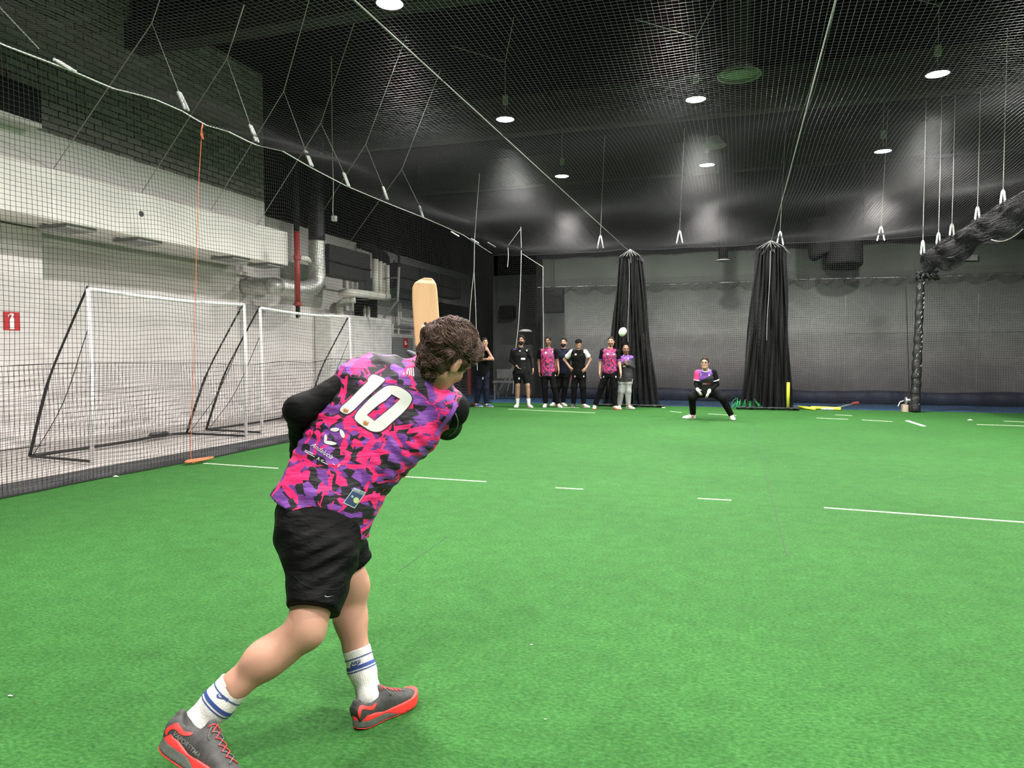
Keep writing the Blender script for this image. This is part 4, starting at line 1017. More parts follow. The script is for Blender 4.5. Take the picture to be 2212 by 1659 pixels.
# ================================================================== implicit surfaces for bodies and clothes
def A3(v): return np.array(v, dtype=np.float64)
class Field:
    def __init__(s): s.ops = []
    def add(s, fn, lo, hi, k=.02, mode='u'): s.ops.append((fn, A3(lo), A3(hi), k, mode)); return s
    # tapered round cone
    def cone(s, a, b, ra, rb, k=.02, mode='u', sq=None):
        a = A3(a); b = A3(b); m = max(ra, rb)+.03
        ba = b-a; L2 = ba.dot(ba)+1e-12
        def fn(p):
            pa = p-a; t = np.clip(pa@ba/L2, 0, 1)
            d = pa-t[..., None]*ba
            return np.sqrt((d*d).sum(-1))-(ra+(rb-ra)*t)
        return s.add(fn, np.minimum(a, b)-m, np.maximum(a, b)+m, k, mode)
    # same, flat ends
    def sleeve(s, a, b, ra, rb, k=.02, mode='u', c0=False, c1=True):
        a = A3(a); b = A3(b); m = max(ra, rb)+.03
        ba = b-a; L = np.linalg.norm(ba); u = ba/L
        def fn(p):
            pa = p-a; h = pa@u; t = np.clip(h/L, 0, 1)
            d = pa-(t*L)[..., None]*u; r = ra+(rb-ra)*t
            e = np.sqrt((d*d).sum(-1))-r
            if c1: e = np.maximum(e, h-L)
            if c0: e = np.maximum(e, -h)
            return e
        return s.add(fn, np.minimum(a, b)-m, np.maximum(a, b)+m, k, mode)
    def ell(s, c, r, R=None, k=.02, mode='u'):
        c = A3(c); r = A3(r); R = np.eye(3) if R is None else A3(R)   # rows of R: local axes in world
        m = r.max()+.03
        def fn(p):
            q = (p-c)@R.T; k0 = np.sqrt(((q/r)**2).sum(-1)); k1 = np.sqrt(((q/(r*r))**2).sum(-1))+1e-9
            return k0*(k0-1)/k1
        return s.add(fn, c-m, c+m, k, mode)
    # loft of ellipses through nodes (centre, half width, half depth, side vector, depth vector)
    def loft(s, nodes, k=.02, mode='u', ex=2.3, cut0=None, cut1=None):
        cs = np.array([A3(n[0]) for n in nodes]); ws = np.array([n[1] for n in nodes]); ds = np.array([n[2] for n in nodes])
        S = np.array([A3(n[3])/np.linalg.norm(n[3]) for n in nodes])
        m = max(ws.max(), ds.max())+.04
        seg = cs[1:]-cs[:-1]; L = np.linalg.norm(seg, axis=1); U = seg/L[:, None]; cum = np.r_[0, np.cumsum(L)]
        # tangents per node
        T = np.vstack([U[:1], U[:-1]+U[1:], U[-1:]]); T /= np.linalg.norm(T, axis=1)[:, None]
        def fn(p):
            best = None
            for i in range(len(U)):
                pa = p-cs[i]; h = pa@U[i]; t = np.clip(h/L[i], 0, 1)
                d = np.linalg.norm(pa-(t*L[i])[..., None]*U[i], axis=-1)
                if best is None: best = d.copy(); idx = np.zeros(d.shape, int); tt = t
                else:
                    m_ = d < best; best = np.where(m_, d, best); idx = np.where(m_, i, idx); tt = np.where(m_, t, tt)
            c = cs[idx]+tt[..., None]*seg[idx]
            ts = tt*tt*(3-2*tt)
            w = ws[idx]*(1-ts)+ws[idx+1]*ts; dd = ds[idx]*(1-ts)+ds[idx+1]*ts
            sv = S[idx]*(1-tt[..., None])+S[idx+1]*tt[..., None]
            tv = T[idx]*(1-tt[..., None])+T[idx+1]*tt[..., None]
            tv /= np.linalg.norm(tv, axis=-1, keepdims=True)
            sv = sv-tv*(sv*tv).sum(-1, keepdims=True); sv /= np.linalg.norm(sv, axis=-1, keepdims=True)
            dv = np.cross(tv, sv); q = p-c
            x = np.abs((q*sv).sum(-1)); y = np.abs((q*dv).sum(-1)); z = (q*tv).sum(-1)
            g = ((x/w)**ex+(y/dd)**ex)**(1/ex)
            e = (g-1)*np.minimum(w, dd)*1.0
            z0 = np.where((idx == 0) & (tt <= 0), -z, -1.); z1 = np.where((idx == len(U)-1) & (tt >= 1), z, -1.)
            e = np.maximum(e, np.maximum(z0, z1)) if True else e
            return e
        return s.add(fn, cs.min(0)-m, cs.max(0)+m, k, mode)
    def plane(s, pt, nrm, k=0.0):
        """keeps the side the normal points away from"""
        pt = A3(pt); n = A3(nrm); n = n/np.linalg.norm(n)
        return s.add(lambda p: (p-pt)@n, (-99,)*3, (99,)*3, k, 'i')
    def disp(s, fn): return s.add(fn, (-99,)*3, (99,)*3, 0, 'd')
    def eval(s, p):
        """p: (...,3) grid with regular axes given as a tuple (xs, ys, zs)"""
        xs, ys, zs = p; V = np.full((len(xs), len(ys), len(zs)), 1.0)
        for fn, lo, hi, k, mode in s.ops:
            i0, i1 = np.searchsorted(xs, [lo[0], hi[0]]); j0, j1 = np.searchsorted(ys, [lo[1], hi[1]]); k0, k1 = np.searchsorted(zs, [lo[2], hi[2]])
            if i1-i0 < 1 or j1-j0 < 1 or k1-k0 < 1:
                continue
            G = np.stack(np.meshgrid(xs[i0:i1], ys[j0:j1], zs[k0:k1], indexing='ij'), -1)
            sl = (slice(i0, i1), slice(j0, j1), slice(k0, k1)); cur = V[sl]
            if mode == 'd':
                near = np.abs(cur) < .05
                if near.any(): cur = cur.copy(); cur[near] += fn(G[near]); V[sl] = cur
                continue
            d = fn(G)
            if mode == 'u':
                if k > 0:
                    h = np.clip(.5+.5*(cur-d)/k, 0, 1); r = cur*(1-h)+d*h-k*h*(1-h)
                else: r = np.minimum(cur, d)
            elif mode == 's':
                if k > 0:
                    h = np.clip(.5-.5*(cur+d)/k, 0, 1); r = cur*(1-h)-d*h+k*h*(1-h)
                else: r = np.maximum(cur, -d)
            else: r = np.maximum(cur, d)
            V[sl] = r
        return V
    def bounds(s):
        lo = np.min([o[1] for o in s.ops if o[4] == 'u'], 0); hi = np.max([o[2] for o in s.ops if o[4] == 'u'], 0); return lo, hi
def surface_nets(V, org, h, smooth=1):
    nx, ny, nz = V.shape; I = V < 0
    acc = np.zeros((nx-1, ny-1, nz-1, 3), np.float32); cnt = np.zeros((nx-1, ny-1, nz-1), np.float32)
    def sl(o): return tuple(slice(o[a], (nx, ny, nz)[a]-1+o[a]) for a in range(3))
    for ax in range(3):
        oth = [a for a in range(3) if a != ax]
        for u in (0, 1):
            for v in (0, 1):
                o = [0, 0, 0]; o[oth[0]] = u; o[oth[1]] = v; o2 = list(o); o2[ax] = 1
                a = V[sl(o)]; b = V[sl(o2)]; m = (a < 0) != (b < 0)
                t = np.where(m, a/np.where(m, a-b, 1), 0)
                acc[..., ax] += np.where(m, t, 0); acc[..., oth[0]] += np.where(m, u, 0); acc[..., oth[1]] += np.where(m, v, 0)
                cnt += m
    act = cnt > 0; idx = -np.ones(cnt.shape, np.int64); idx[act] = np.arange(act.sum())
    ijk = np.argwhere(act); P = (ijk+acc[act]/cnt[act][:, None])*h+org
    F = []
    for ax in range(3):
        b_, c_ = [(1, 2), (2, 0), (0, 1)][ax]
        s0 = [slice(None)]*3; s0[ax] = slice(0, -1); s1 = [slice(None)]*3; s1[ax] = slice(1, None)
        A_ = I[tuple(s0)]; B_ = I[tuple(s1)]
        ch = A_ != B_
        e = np.argwhere(ch)
        ok = (e[:, b_] > 0) & (e[:, c_] > 0) & (e[:, b_] < V.shape[b_]-1) & (e[:, c_] < V.shape[c_]-1)
        e = e[ok]; inside = A_[tuple(e.T)]
        def cid(db, dc):
            q = e.copy(); q[:, b_] += db; q[:, c_] += dc; return idx[tuple(q.T)]
        q = np.stack([cid(-1, -1), cid(0, -1), cid(0, 0), cid(-1, 0)], 1)
        q[~inside] = q[~inside][:, ::-1]
        F.append(q)
    F = np.concatenate(F)
    F = F[(F >= 0).all(1)]
    for _ in range(smooth):
        S = np.zeros_like(P); C = np.zeros(len(P))
        for k in range(4):
            a = F[:, k]; b = F[:, (k+1) % 4]
            np.add.at(S, a, P[b]); np.add.at(C, a, 1); np.add.at(S, b, P[a]); np.add.at(C, b, 1)
        P = P*.5+.5*S/np.maximum(C, 1)[:, None]
    return P, F
def sdf_mesh(name, fld, h, mat_, parent=None, smooth=1):
    lo, hi = fld.bounds(); lo = lo-2*h; hi = hi+2*h
    ax = [np.arange(lo[a], hi[a]+h, h) for a in range(3)]
    V = fld.eval(ax)
    P, F = surface_nets(V, np.array([ax[0][0], ax[1][0], ax[2][0]]), h, smooth)
    # drop unused far cells, keep as one mesh
    return npmesh(name, P, F, mat_, parent, smooth=True)
_rs = np.random.RandomState(11); _LAT = _rs.rand(32, 32, 32)
def vnoise(p, scale):
    q = np.asarray(p)*scale+100; i = np.floor(q).astype(int); f = q-i; f = f*f*(3-2*f)
    def L(a, b, c): return _LAT[(i[..., 0]+a) % 32, (i[..., 1]+b) % 32, (i[..., 2]+c) % 32]
    x, y, z = f[..., 0], f[..., 1], f[..., 2]
    c00 = L(0,0,0)*(1-x)+L(1,0,0)*x; c10 = L(0,1,0)*(1-x)+L(1,1,0)*x; c01 = L(0,0,1)*(1-x)+L(1,0,1)*x; c11 = L(0,1,1)*(1-x)+L(1,1,1)*x
    return (c00*(1-y)+c10*y)*(1-z)+(c01*(1-y)+c11*y)*z-.5
# ------------------------------------------------------------------ anatomy shared by everyone
def frame(F, U):
    F = Vector(F).normalized(); U = Vector(U); U = (U-F*U.dot(F)).normalized(); R = F.cross(U)
    return np.array([list(R), list(F), list(U)])      # rows: right, forward, up
def hp(c, R, r, f, u): return A3(c)+r*R[0]+f*R[1]+u*R[2]
def add_head(fl, c, R, s=1.0, k=.012, ears=True):
    e = lambda r, f, u, rad, kk=k, mode='u': fl.ell(hp(c, R, r*s, f*s, u*s), A3(rad)*s, R, kk*s, mode)
    e(0, -.008, .028, (.074, .094, .090)); e(0, .030, -.040, (.058, .062, .070), .03)
    e(0, .062, -.088, (.026, .026, .022), .03)                                   # chin
    for sgn in (-1, 1):
        fl.cone(hp(c, R, sgn*.052*s, .0, -.055*s), hp(c, R, sgn*.02*s, .065*s, -.092*s), .016*s, .014*s, .03*s)   # jaw
        e(sgn*.036, .070, -.022, (.020, .018, .018), .02)                         # cheek
        e(sgn*.031, .094, .012, (.015, .012, .010), .010, 's')                    # eye socket
    fl.cone(hp(c, R, -.034*s, .080*s, .030*s), hp(c, R, .034*s, .080*s, .030*s), .013*s, .013*s, .012*s)             # brow
    fl.cone(hp(c, R, 0, .088*s, .014*s), hp(c, R, 0, .106*s, -.020*s), .008*s, .012*s, .010*s)                       # nose
    for sgn in (-1, 1): e(sgn*.010, .098, -.024, (.008, .010, .008), .006)
    e(0, .088, -.052, (.024, .010, .006), .006); e(0, .086, -.062, (.020, .010, .007), .006)
    if ears:
        for sgn in (-1, 1):
            fl.ell(hp(c, R, sgn*.080*s, -.008*s, -.008*s), A3((.009, .018, .031))*s, frame(R[1]*1.0+R[0]*sgn*.25, R[2]), .006)
            fl.ell(hp(c, R, sgn*.089*s, -.001*s, -.004*s), A3((.006, .009, .018))*s, R, .004, 's')
def add_hand(fl, wrist, tip, palm_n, side, s=1.0, curl=.35, k=.008, rf=.0085):
    """wrist->tip direction, palm normal, thumb on +side"""
    w = A3(wrist); d = A3(tip)-w; d /= np.linalg.norm(d); n = A3(palm_n); n -= d*n.dot(d); n /= np.linalg.norm(n)
    sd = np.cross(d, n)*side
    fl.loft([(w-d*.01, .026*s, .019*s, sd), (w+d*.035*s, .036*s, .016*s, sd), (w+d*.085*s, .040*s, .013*s, sd)], .012)
    L = (.068, .078, .072, .058)
    for i in range(4):
        o = (.029-.019*i)*s; b = w+d*.085*s+sd*o; spread = sd*(.010-.007*i)
        a1 = curl; dir1 = d*math.cos(a1)+n*math.sin(a1)+spread; dir2 = d*math.cos(a1*2.3)+n*math.sin(a1*2.3)+spread; dir3 = d*math.cos(a1*3.2)+n*math.sin(a1*3.2)
        p1 = b+dir1*L[i]*.45*s; p2 = p1+dir2*L[i]*.32*s; p3 = p2+dir3*L[i]*.26*s
        fl.cone(b-d*.012, p1, rf*1.12*s, rf*1.02*s, k); fl.cone(p1, p2, rf*1.02*s, rf*.95*s, .004); fl.cone(p2, p3, rf*.95*s, rf*.82*s, .004)
    t0 = w+d*.025*s+sd*.026*s; t1 = t0+(d*.55+sd*.75+n*.25)*.038*s; t2 = t1+(d*.85+sd*.35+n*.45)*.030*s
    fl.cone(t0, t1, rf*1.5*s, rf*1.2*s, k); fl.cone(t1, t2, rf*1.2*s, rf*.95*s, .004)
# ================================================================== generic standing player
M['skin_light'] = mat('skin_light', (.42,.235,.165), .5, var=.06, vscale=12)
M['skin_mid'] = mat('skin_mid', (.30,.165,.105), .5, var=.06, vscale=12)
M['skin_brown'] = mat('skin_brown', (.20,.10,.062), .5, var=.06, vscale=12)
M['hair_black'] = mat('hair_black', (.008,.007,.006), .7, spec=.12, bump=.6, bscale=90, bdist=.01)
M['hair_brown'] = mat('hair_brown', (.025,.015,.010), .7, spec=.12, bump=.6, bscale=90, bdist=.01)
M['stubble'] = mat('stubble', (.060,.034,.023), .7, spec=.1)
M['eye_white'] = mat('eye_white', (.30,.28,.27), .3, var=0)
M['eye_dark'] = mat('eye_dark', (.02,.012,.01), .3, var=0)
M['lip'] = mat('lip', (.30,.11,.09), .5, var=0)
M['cloth_black'] = mat('cloth_black', (.0045,.0045,.005), .8, spec=.08, bump=.25, bscale=14, bdist=.02)
M['cloth_charcoal'] = mat('cloth_charcoal', (.011,.0115,.0115), .8, spec=.08, bump=.25, bscale=14, bdist=.02)
M['cloth_navy'] = mat('cloth_navy', (.008,.010,.020), .8, spec=.1, bump=.25, bscale=14, bdist=.02)
M['cloth_grey'] = mat('cloth_grey', (.26,.27,.26), .8, bump=.3, bscale=14, bdist=.02)
M['cloth_white'] = mat('cloth_white', (.68,.68,.65), .8, bump=.25, bscale=14, bdist=.02)
M['pink'] = mat('pink', (.75,.03,.15), .7, var=.1); M['purple'] = mat('purple', (.16,.04,.32), .7, var=.1)
M['shoe_white'] = mat('shoe_white', (.60,.56,.52), .6, var=.1); M['shoe_blue'] = mat('shoe_blue', (.04,.08,.22), .6)
M['shoe_dark'] = mat('shoe_dark', (.03,.03,.032), .6); M['sole'] = mat('sole', (.45,.40,.36), .7); M['sole_orange'] = mat('sole_orange', (.75,.12,.05), .6)
# swirling magenta jersey
q = NT('jersey_swirl'); q.inp('Roughness', .7)
nz = q.noise(9, 3.0, rough=.4); ms = q.n('ShaderNodeMath', operation='MULTIPLY'); q.l(nz.outputs['Fac'], ms.inputs[0]); ms.inputs[1].default_value = 6.0
fr = q.n('ShaderNodeMath', operation='FRACT'); q.l(ms.outputs[0], fr.inputs[0])
r_ = q.ramp(fr.outputs[0], [(0, (.62,.024,.13,1)), (.32, (.62,.024,.13,1)), (.36, (.10,.025,.14,1)), (.62, (.018,.012,.022,1)), (.88, (.05,.02,.07,1)), (.95, (.62,.024,.13,1))], 'CONSTANT')
q.l(r_.outputs[0], q.b.inputs['Base Color']); M['jersey_swirl'] = q.m
# diagonal purple / black training shirt
q = NT('jersey_diag'); q.inp('Roughness', .7)
geo = q.n('ShaderNodeNewGeometry'); dt = q.n('ShaderNodeVectorMath', operation='DOT_PRODUCT'); q.l(geo.outputs['Position'], dt.inputs[0]); dt.inputs[1].default_value = (-.45, 0, 1)
q.m['dot'] = 1; JD = q; 
def jersey_diag(z0, x0, name):
    q = NT(name); q.inp('Roughness', .7)
    geo = q.n('ShaderNodeNewGeometry'); dt = q.n('ShaderNodeVectorMath', operation='DOT_PRODUCT'); q.l(geo.outputs['Position'], dt.inputs[0]); dt.inputs[1].default_value = (-.55, 0, 1)
    st = q.n('ShaderNodeMath', operation='GREATER_THAN'); q.l(dt.outputs['Value'], st.inputs[0]); st.inputs[1].default_value = z0-.55*x0
    mx = q.n('ShaderNodeMixRGB'); q.l(st.outputs[0], mx.inputs[0]); mx.inputs[1].default_value = (.014,.013,.016,1); mx.inputs[2].default_value = (.15,.045,.32,1)
    q.l(mx.outputs[0], q.b.inputs['Base Color']); return q.m
bpy.data.materials.remove(JD.m)
def shoe_simple(heel, toe, up, parent, m, sole_m, s=1.0):
    heel = A3(heel); toe = A3(toe); d = toe-heel; d[2] *= 1; L = np.linalg.norm(d); d /= L; u = A3(up); u -= d*u.dot(d); u /= np.linalg.norm(u); sd = np.cross(d, u)
    f = Field(); w = .044*s
    f.loft([(heel+d*.0+u*.040, .034, .040, sd), (heel+d*.06+u*.050, .038, .050, sd), (heel+d*.13+u*.040, .042, .040, sd), (heel+d*.20+u*.032, .046, .030, sd), (heel+d*(L-.015)+u*.028, .030, .020, sd)], .01)
    f.cone(heel+d*.045+u*.06, heel+d*.045+u*.10, .040, .040, .02)
    o = sdf_mesh('shoe', f, .010, m, parent)
    g = Field()
    g.loft([(heel-d*.008+u*.012, .030, .013, sd), (heel+d*.05+u*.012, .040, .014, sd), (heel+d*.19+u*.012, .052, .014, sd), (heel+d*(L)+u*.014, .028, .011, sd)], .01, ex=4)
    sdf_mesh('sole', g, .009, sole_m, o)
    return o
def person(name_lab, J, F, skin, spec, H=.0092):
    """J: dict of joints (world). F: facing (body). spec: clothes"""
    feet = (J['aL']+J['aR'])/2
    root = empty('person', (feet.x, feet.y, 0), 0, name_lab, 'person', spec.get('group'))
    F = Vector(F).normalized(); up = Vector((0, 0, 1))
    sS = (J['sR']-J['sL']).normalized(); sH = (J['hR']-J['hL']).normalized()
    mS = (J['sR']+J['sL'])/2; mH = (J['hR']+J['hL'])/2
    bulk = spec.get('bulk', 1.0); sw = (J['sR']-J['sL']).length/2
    HR = frame(J.get('hF', F), J.get('hU', up))
    b = Field()
    ax = (mS-mH)
    def tor(t, w, d_, off=0.): 
        s_ = sH.lerp(sS, min(1, t)).normalized(); return (mH+ax*t+F*off, w, d_, s_)
    b.loft([tor(-.12, .150*bulk, .095), tor(.1, .155*bulk, .10*bulk, .005), tor(.42, .140*bulk, .095*bulk, .01), tor(.78, .165, .105, .01), tor(1.0, .150, .075)], .03)
    for s_ in ('L', 'R'):
        S, E, W_ = J['s'+s_], J['e'+s_], J['w'+s_]
        b.cone(mS.lerp(S, .6), S, .055, .054, .04); b.cone(S, E, .050, .038, .03); b.cone(E, W_, .039, .026, .02)
        d_ = J['f'+s_]-W_
        add_hand(b, W_, J['f'+s_], J.get('n'+s_, -F), J.get('t'+s_, 1), curl=J.get('c'+s_, .3))
        Hh, K, A_ = J['h'+s_], J['k'+s_], J['a'+s_]
        b.cone(Hh, K, .080, .052, .04); b.cone(K, A_, .052, .034, .02)
        cf = K.lerp(A_, .3)-F*.018; b.ell(cf, (.045, .050, .11), frame(F, K-A_), .03)
        b.cone(A_, A_+F*.05-up*.03, .034, .03, .02)
    nk = J['n']; b.cone(mS+up*.0, nk, .062, .052, .04); b.cone(nk, Vector(hp(J['hd'], HR, 0, -.01, -.05)), .052, .050, .03)
    add_head(b, J['hd'], HR)
    body = sdf_mesh('body', b, H, M[skin], root)
    # eyes, brows, lips
    for s_ in (-1, 1):
        c = hp(J['hd'], HR, s_*.031, .0815, .010)
        e = MB().lathe([(.001, -.0055), (.0070, -.0040), (.0098, 0), (.0070, .0040), (.001, .0055)], 10, Matrix.Translation(c), cap=False).build('eye', M['eye_white'], root, smooth=True)
        MB().lathe([(.001, -.0055), (.0060, -.003), (.0060, .003), (.001, .0055)], 8, Matrix.Translation(hp(J['hd'], HR, s_*.031, .0880, .010)), cap=False).build('iris', M['eye_dark'], e, smooth=True)
        MB().tube([hp(J['hd'], HR, s_*.016, .098, .029), hp(J['hd'], HR, s_*.032, .096, .034), hp(J['hd'], HR, s_*.048, .084, .029)], [.0035, .0045, .003], 6).build('eyebrow', M[spec.get('hair_m', 'hair_black')], root)
    MB().tube([hp(J['hd'], HR, -.022, .089, -.057), hp(J['hd'], HR, 0, .0985, -.056), hp(J['hd'], HR, .022, .089, -.057)], [.003, .006, .003], 6).build('lips', M['lip'], root)
    hm = M[spec.get('hair_m', 'hair_black')]; st = spec.get('hair', 'short'); hd = J['hd']
    if st != 'bald':
        g = Field(); ex_ = {'short': .005, 'full': .012, 'cap': .004}[st]
        g.ell(hp(hd, HR, 0, -.010, .032), (.076+ex_, .097+ex_, .092+ex_), HR, .0)
        n_ = .78*HR[1]-.62*HR[2]
        g.plane(hp(hd, HR, 0, .072, .070), n_)
        g.plane(hp(hd, HR, 0, 0, -.062), -HR[2])
        g.disp(lambda p: .006*vnoise(p, 60))
        sdf_mesh('hair', g, .007, hm, root)
    if st == 'cap':
        g = Field(); g.ell(hp(hd, HR, 0, -.008, .045), (.088, .106, .085), HR, 0); g.plane(hp(hd, HR, 0, 0, .040), -HR[2])
        cap = sdf_mesh('cap', g, .007, M['cloth_black'], root)
        g = Field(); g.ell(hp(hd, HR, 0, .10, .046), (.066, .062, .010), HR, 0); sdf_mesh('peak', g, .006, M['cloth_black'], cap)
    if spec.get('beard'):
        g = Field(); t_ = {1: .0045, 2: .007}[spec['beard']]
        g.ell(hp(hd, HR, 0, .030, -.044), (.058+t_, .062+t_, .068+t_), HR, 0)
        g.ell(hp(hd, HR, 0, .060, -.092), (.030+t_, .028+t_, .024+t_*1.3), HR, .02)
        g.plane(hp(hd, HR, 0, .07, -.030), HR[2]-.25*HR[1]); g.plane(hp(hd, HR, 0, .012, 0), -HR[1])
        g.ell(hp(hd, HR, 0, .104, -.056), (.020, .022, .008), HR, .0, 's')
        g.disp(lambda p: .0012*vnoise(p, 90))
        sdf_mesh('beard', g, .005, M['stubble'] if spec['beard'] == 1 else hm, root)
    if spec.get('glasses'):
        for s_ in (-1, 1):
            L = [hp(hd, HR, s_*.033+.024*math.cos(a), .104, .010+.017*math.sin(a)) for a in np.linspace(0, 2*PI, 14, endpoint=False)]
            MB().tube(L, .003, 5, closed=True).tube([hp(hd, HR, s_*.056, .100, .014), hp(hd, HR, s_*.078, .0, .010)], .0028, 5).build('glasses_frame', M['black_plastic'], root)
    # --- trousers / shorts
    lg = spec.get('legs', 'long'); tr = Field(); ease = spec.get('ease', .012)
    tr.loft([tor(-.18, .158*bulk, .110), tor(0.0, .165*bulk, .115*bulk), tor(.22, .155*bulk, .112*bulk)], .04)
    for s_ in ('L', 'R'):
        Hh, K, A_ = J['h'+s_], J['k'+s_], J['a'+s_]
        if lg == 'long':
            tr.cone(Hh, K, .096, .068+ease, .05); tr.sleeve(K, K.lerp(A_, .97), .066+ease, .052+ease*.6, .03)
        else:
            tr.sleeve(Hh, Hh.lerp(K, .80), .098, .092, .05)
    wv = spec.get('wrinkle', .008)
    tr.disp(lambda p: wv*vnoise(p*np.array([1, 1, .8]), 16)+.6*wv*vnoise(p, 34))
    trs = sdf_mesh('trousers' if lg == 'long' else 'shorts', tr, .0105, M[spec['leg_m']], root)
    # --- top
    tp = Field(); bo = spec.get('hem', -.12)
    tp.loft([tor(bo, .172*bulk, .128*bulk), tor(.12, .172*bulk, .125*bulk, .006), tor(.42, .160*bulk, .115*bulk, .012), tor(.78, .182, .122, .012), tor(1.02, .150, .085)], .03)
    sl = spec.get('sleeve', 'short'); frac = {'short': .62, 'none': .05}.get(sl, 1)
    for s_ in ('L', 'R'):
        S, E, W_ = J['s'+s_], J['e'+s_], J['w'+s_]
        tp.cone(mS.lerp(S, .55), S, .066, .064 if sl != 'none' else .056, .04)
        if sl == 'long': tp.cone(S, E, .062, .052, .03); tp.sleeve(E, E.lerp(W_, .93), .051, .036, .02)
        elif sl == 'short' and not spec.get('sleeve_m'): tp.sleeve(S, S.lerp(E, frac), .064, .064, .03)
    tp.cone(mS, mS.lerp(nk, .55), .078, .068, .03)
    tp.disp(lambda p: wv*vnoise(p*np.array([1, 1, 1.3]), 15)+.6*wv*vnoise(p, 34))
    tm = spec['top_m']; tm = tm if not isinstance(tm, str) else M[tm]
    shirt = sdf_mesh('shirt', tp, .0105, tm, root)
    if spec.get('sleeve_m'):
        for s_ in ('L', 'R'):
            S, E = J['s'+s_], J['e'+s_]
            sm = spec['sleeve_m']; sm = sm[s_] if isinstance(sm, dict) else sm
            g = Field(); g.cone(S, S.lerp(E, .1), .066, .066, .0); g.sleeve(S, S.lerp(E, .66), .067, .066, .02)
            g.disp(lambda p: wv*vnoise(p, 22)); sv = sdf_mesh('sleeve', g, .0095, M[sm], root)
            if spec.get('cuff'):
                g = Field(); g.sleeve(S.lerp(E, .62), S.lerp(E, .72), .068, .068, 0, c0=True); sdf_mesh('cuff', g, .007, M[spec['cuff']], sv)
    if spec.get('under_m'):
        for s_ in ('L', 'R'):
            S, E, W_ = J['s'+s_], J['e'+s_], J['w'+s_]
            g = Field(); g.cone(S, E, .056, .047, .02); g.sleeve(E, E.lerp(W_, .95), .046, .034, .02); sdf_mesh('undersleeve', g, .0095, M[spec['under_m']], root)
    if spec.get('collar'):
        cc = mS.lerp(nk, .62); L = [cc+Vector((.066*math.cos(a)*1, 0, 0))+F*(.066*math.sin(a))+up*(-.035*math.sin(a)+.012) for a in np.linspace(0, 2*PI, 18, endpoint=False)]
        MB().tube(L, .011, 6, closed=True).build('collar', M[spec['collar']], shirt, smooth=True)
    if spec.get('gloves'):
        for s_ in ('L', 'R'):
            g = Field(); w_ = J['w'+s_]; add_hand(g, w_, J['f'+s_], J.get('n'+s_, -F), J.get('t'+s_, 1), s=1.10, curl=J.get('c'+s_, .3), rf=.0095)
            d_ = (J['f'+s_]-w_).normalized(); g.plane(w_+d_*.13, d_); g.cone(w_-d_*.02, w_+d_*.02, .033, .034, .02)
            sdf_mesh('glove', g, .007, M['cloth_white'], root)
    # --- socks and shoes
    for s_ in ('L', 'R'):
        K, A_ = J['k'+s_], J['a'+s_]
        if lg != 'long' or spec.get('socks'):
            g = Field(); g.sleeve(A_.lerp(K, .30), A_, .050, .040, 0, c0=True, c1=False); sdf_mesh('sock', g, .008, M['cloth_white'], root)
        tdir = J.get('d'+s_, F); tdir = Vector((tdir[0], tdir[1], 0)).normalized()
        heel = Vector((A_.x, A_.y, 0))-tdir*.045
        shoe_simple(heel, heel+tdir*.275, up, root, M[spec['shoe_m'][s_] if isinstance(spec['shoe_m'], dict) else spec['shoe_m']], M[spec.get('sole_m', 'sole')])
    # --- marks on shirt (small badges, print)
    bv = BVHTree.FromPolygons([v.co for v in shirt.data.vertices], [tuple(p.vertices) for p in shirt.data.polygons])
    bt = BVHTree.FromPolygons([v.co for v in trs.data.vertices], [tuple(p.vertices) for p in trs.data.polygons])
    for (kind, x, y, w_, h_, m_, where) in spec.get('marks', []):
        bvx, par = (bv, shirt) if where == 's' else (bt, trs)
        grid_decal(kind, x, y, w_*(.85 if kind == 'badge' else 1), h_*(.85 if kind == 'badge' else 1), m_, bvx, par, shape='disc' if kind == 'badge' else 'rect')
    return root
def grid_decal(name, x, y, w_, h_, m_, bvh, parent, rot=0.0, n=5, eps=.004, shape='rect'):
    """a small cloth mark laid on the surface seen at photo point (x, y)"""
    V = []; F_ = []
    for i in range(n+1):
        for j in range(n+1):
            u, v = i/n*2-1, j/n*2-1
            if shape == 'disc':
                k = max(abs(u), abs(v)); l = math.hypot(u, v); 
                if l > 0: u, v = u/l*k, v/l*k
            a, b_ = u*w_/2, v*h_/2
            px, py = x+a*math.cos(rot)-b_*math.sin(rot), y+a*math.sin(rot)+b_*math.cos(rot)
            d = Vector(ray(px, py)).normalized(); hit = bvh.ray_cast(Vector(C0), d)
            if hit[0] is None: return None
            V.append(hit[0]-d*eps)
    for i in range(n):
        for j in range(n): a = i*(n+1)+j; F_.append((a, a+n+1, a+n+2, a+1))
    return pymesh(name, V, F_, M[m_] if isinstance(m_, str) else m_, parent, smooth=True)
def JJ(Y, **kw):
    """joints given as photo points (x, y, dy) at distance Y+dy"""
    out = {}
    for k, v in kw.items():
        out[k] = onY(v[0], v[1], Y+(v[2] if len(v) > 2 else 0))
    for k in ('aL', 'aR'): out[k].z = max(out[k].z, .085); 
    for k in ('aL', 'aR'): out[k].z = .085
    return out
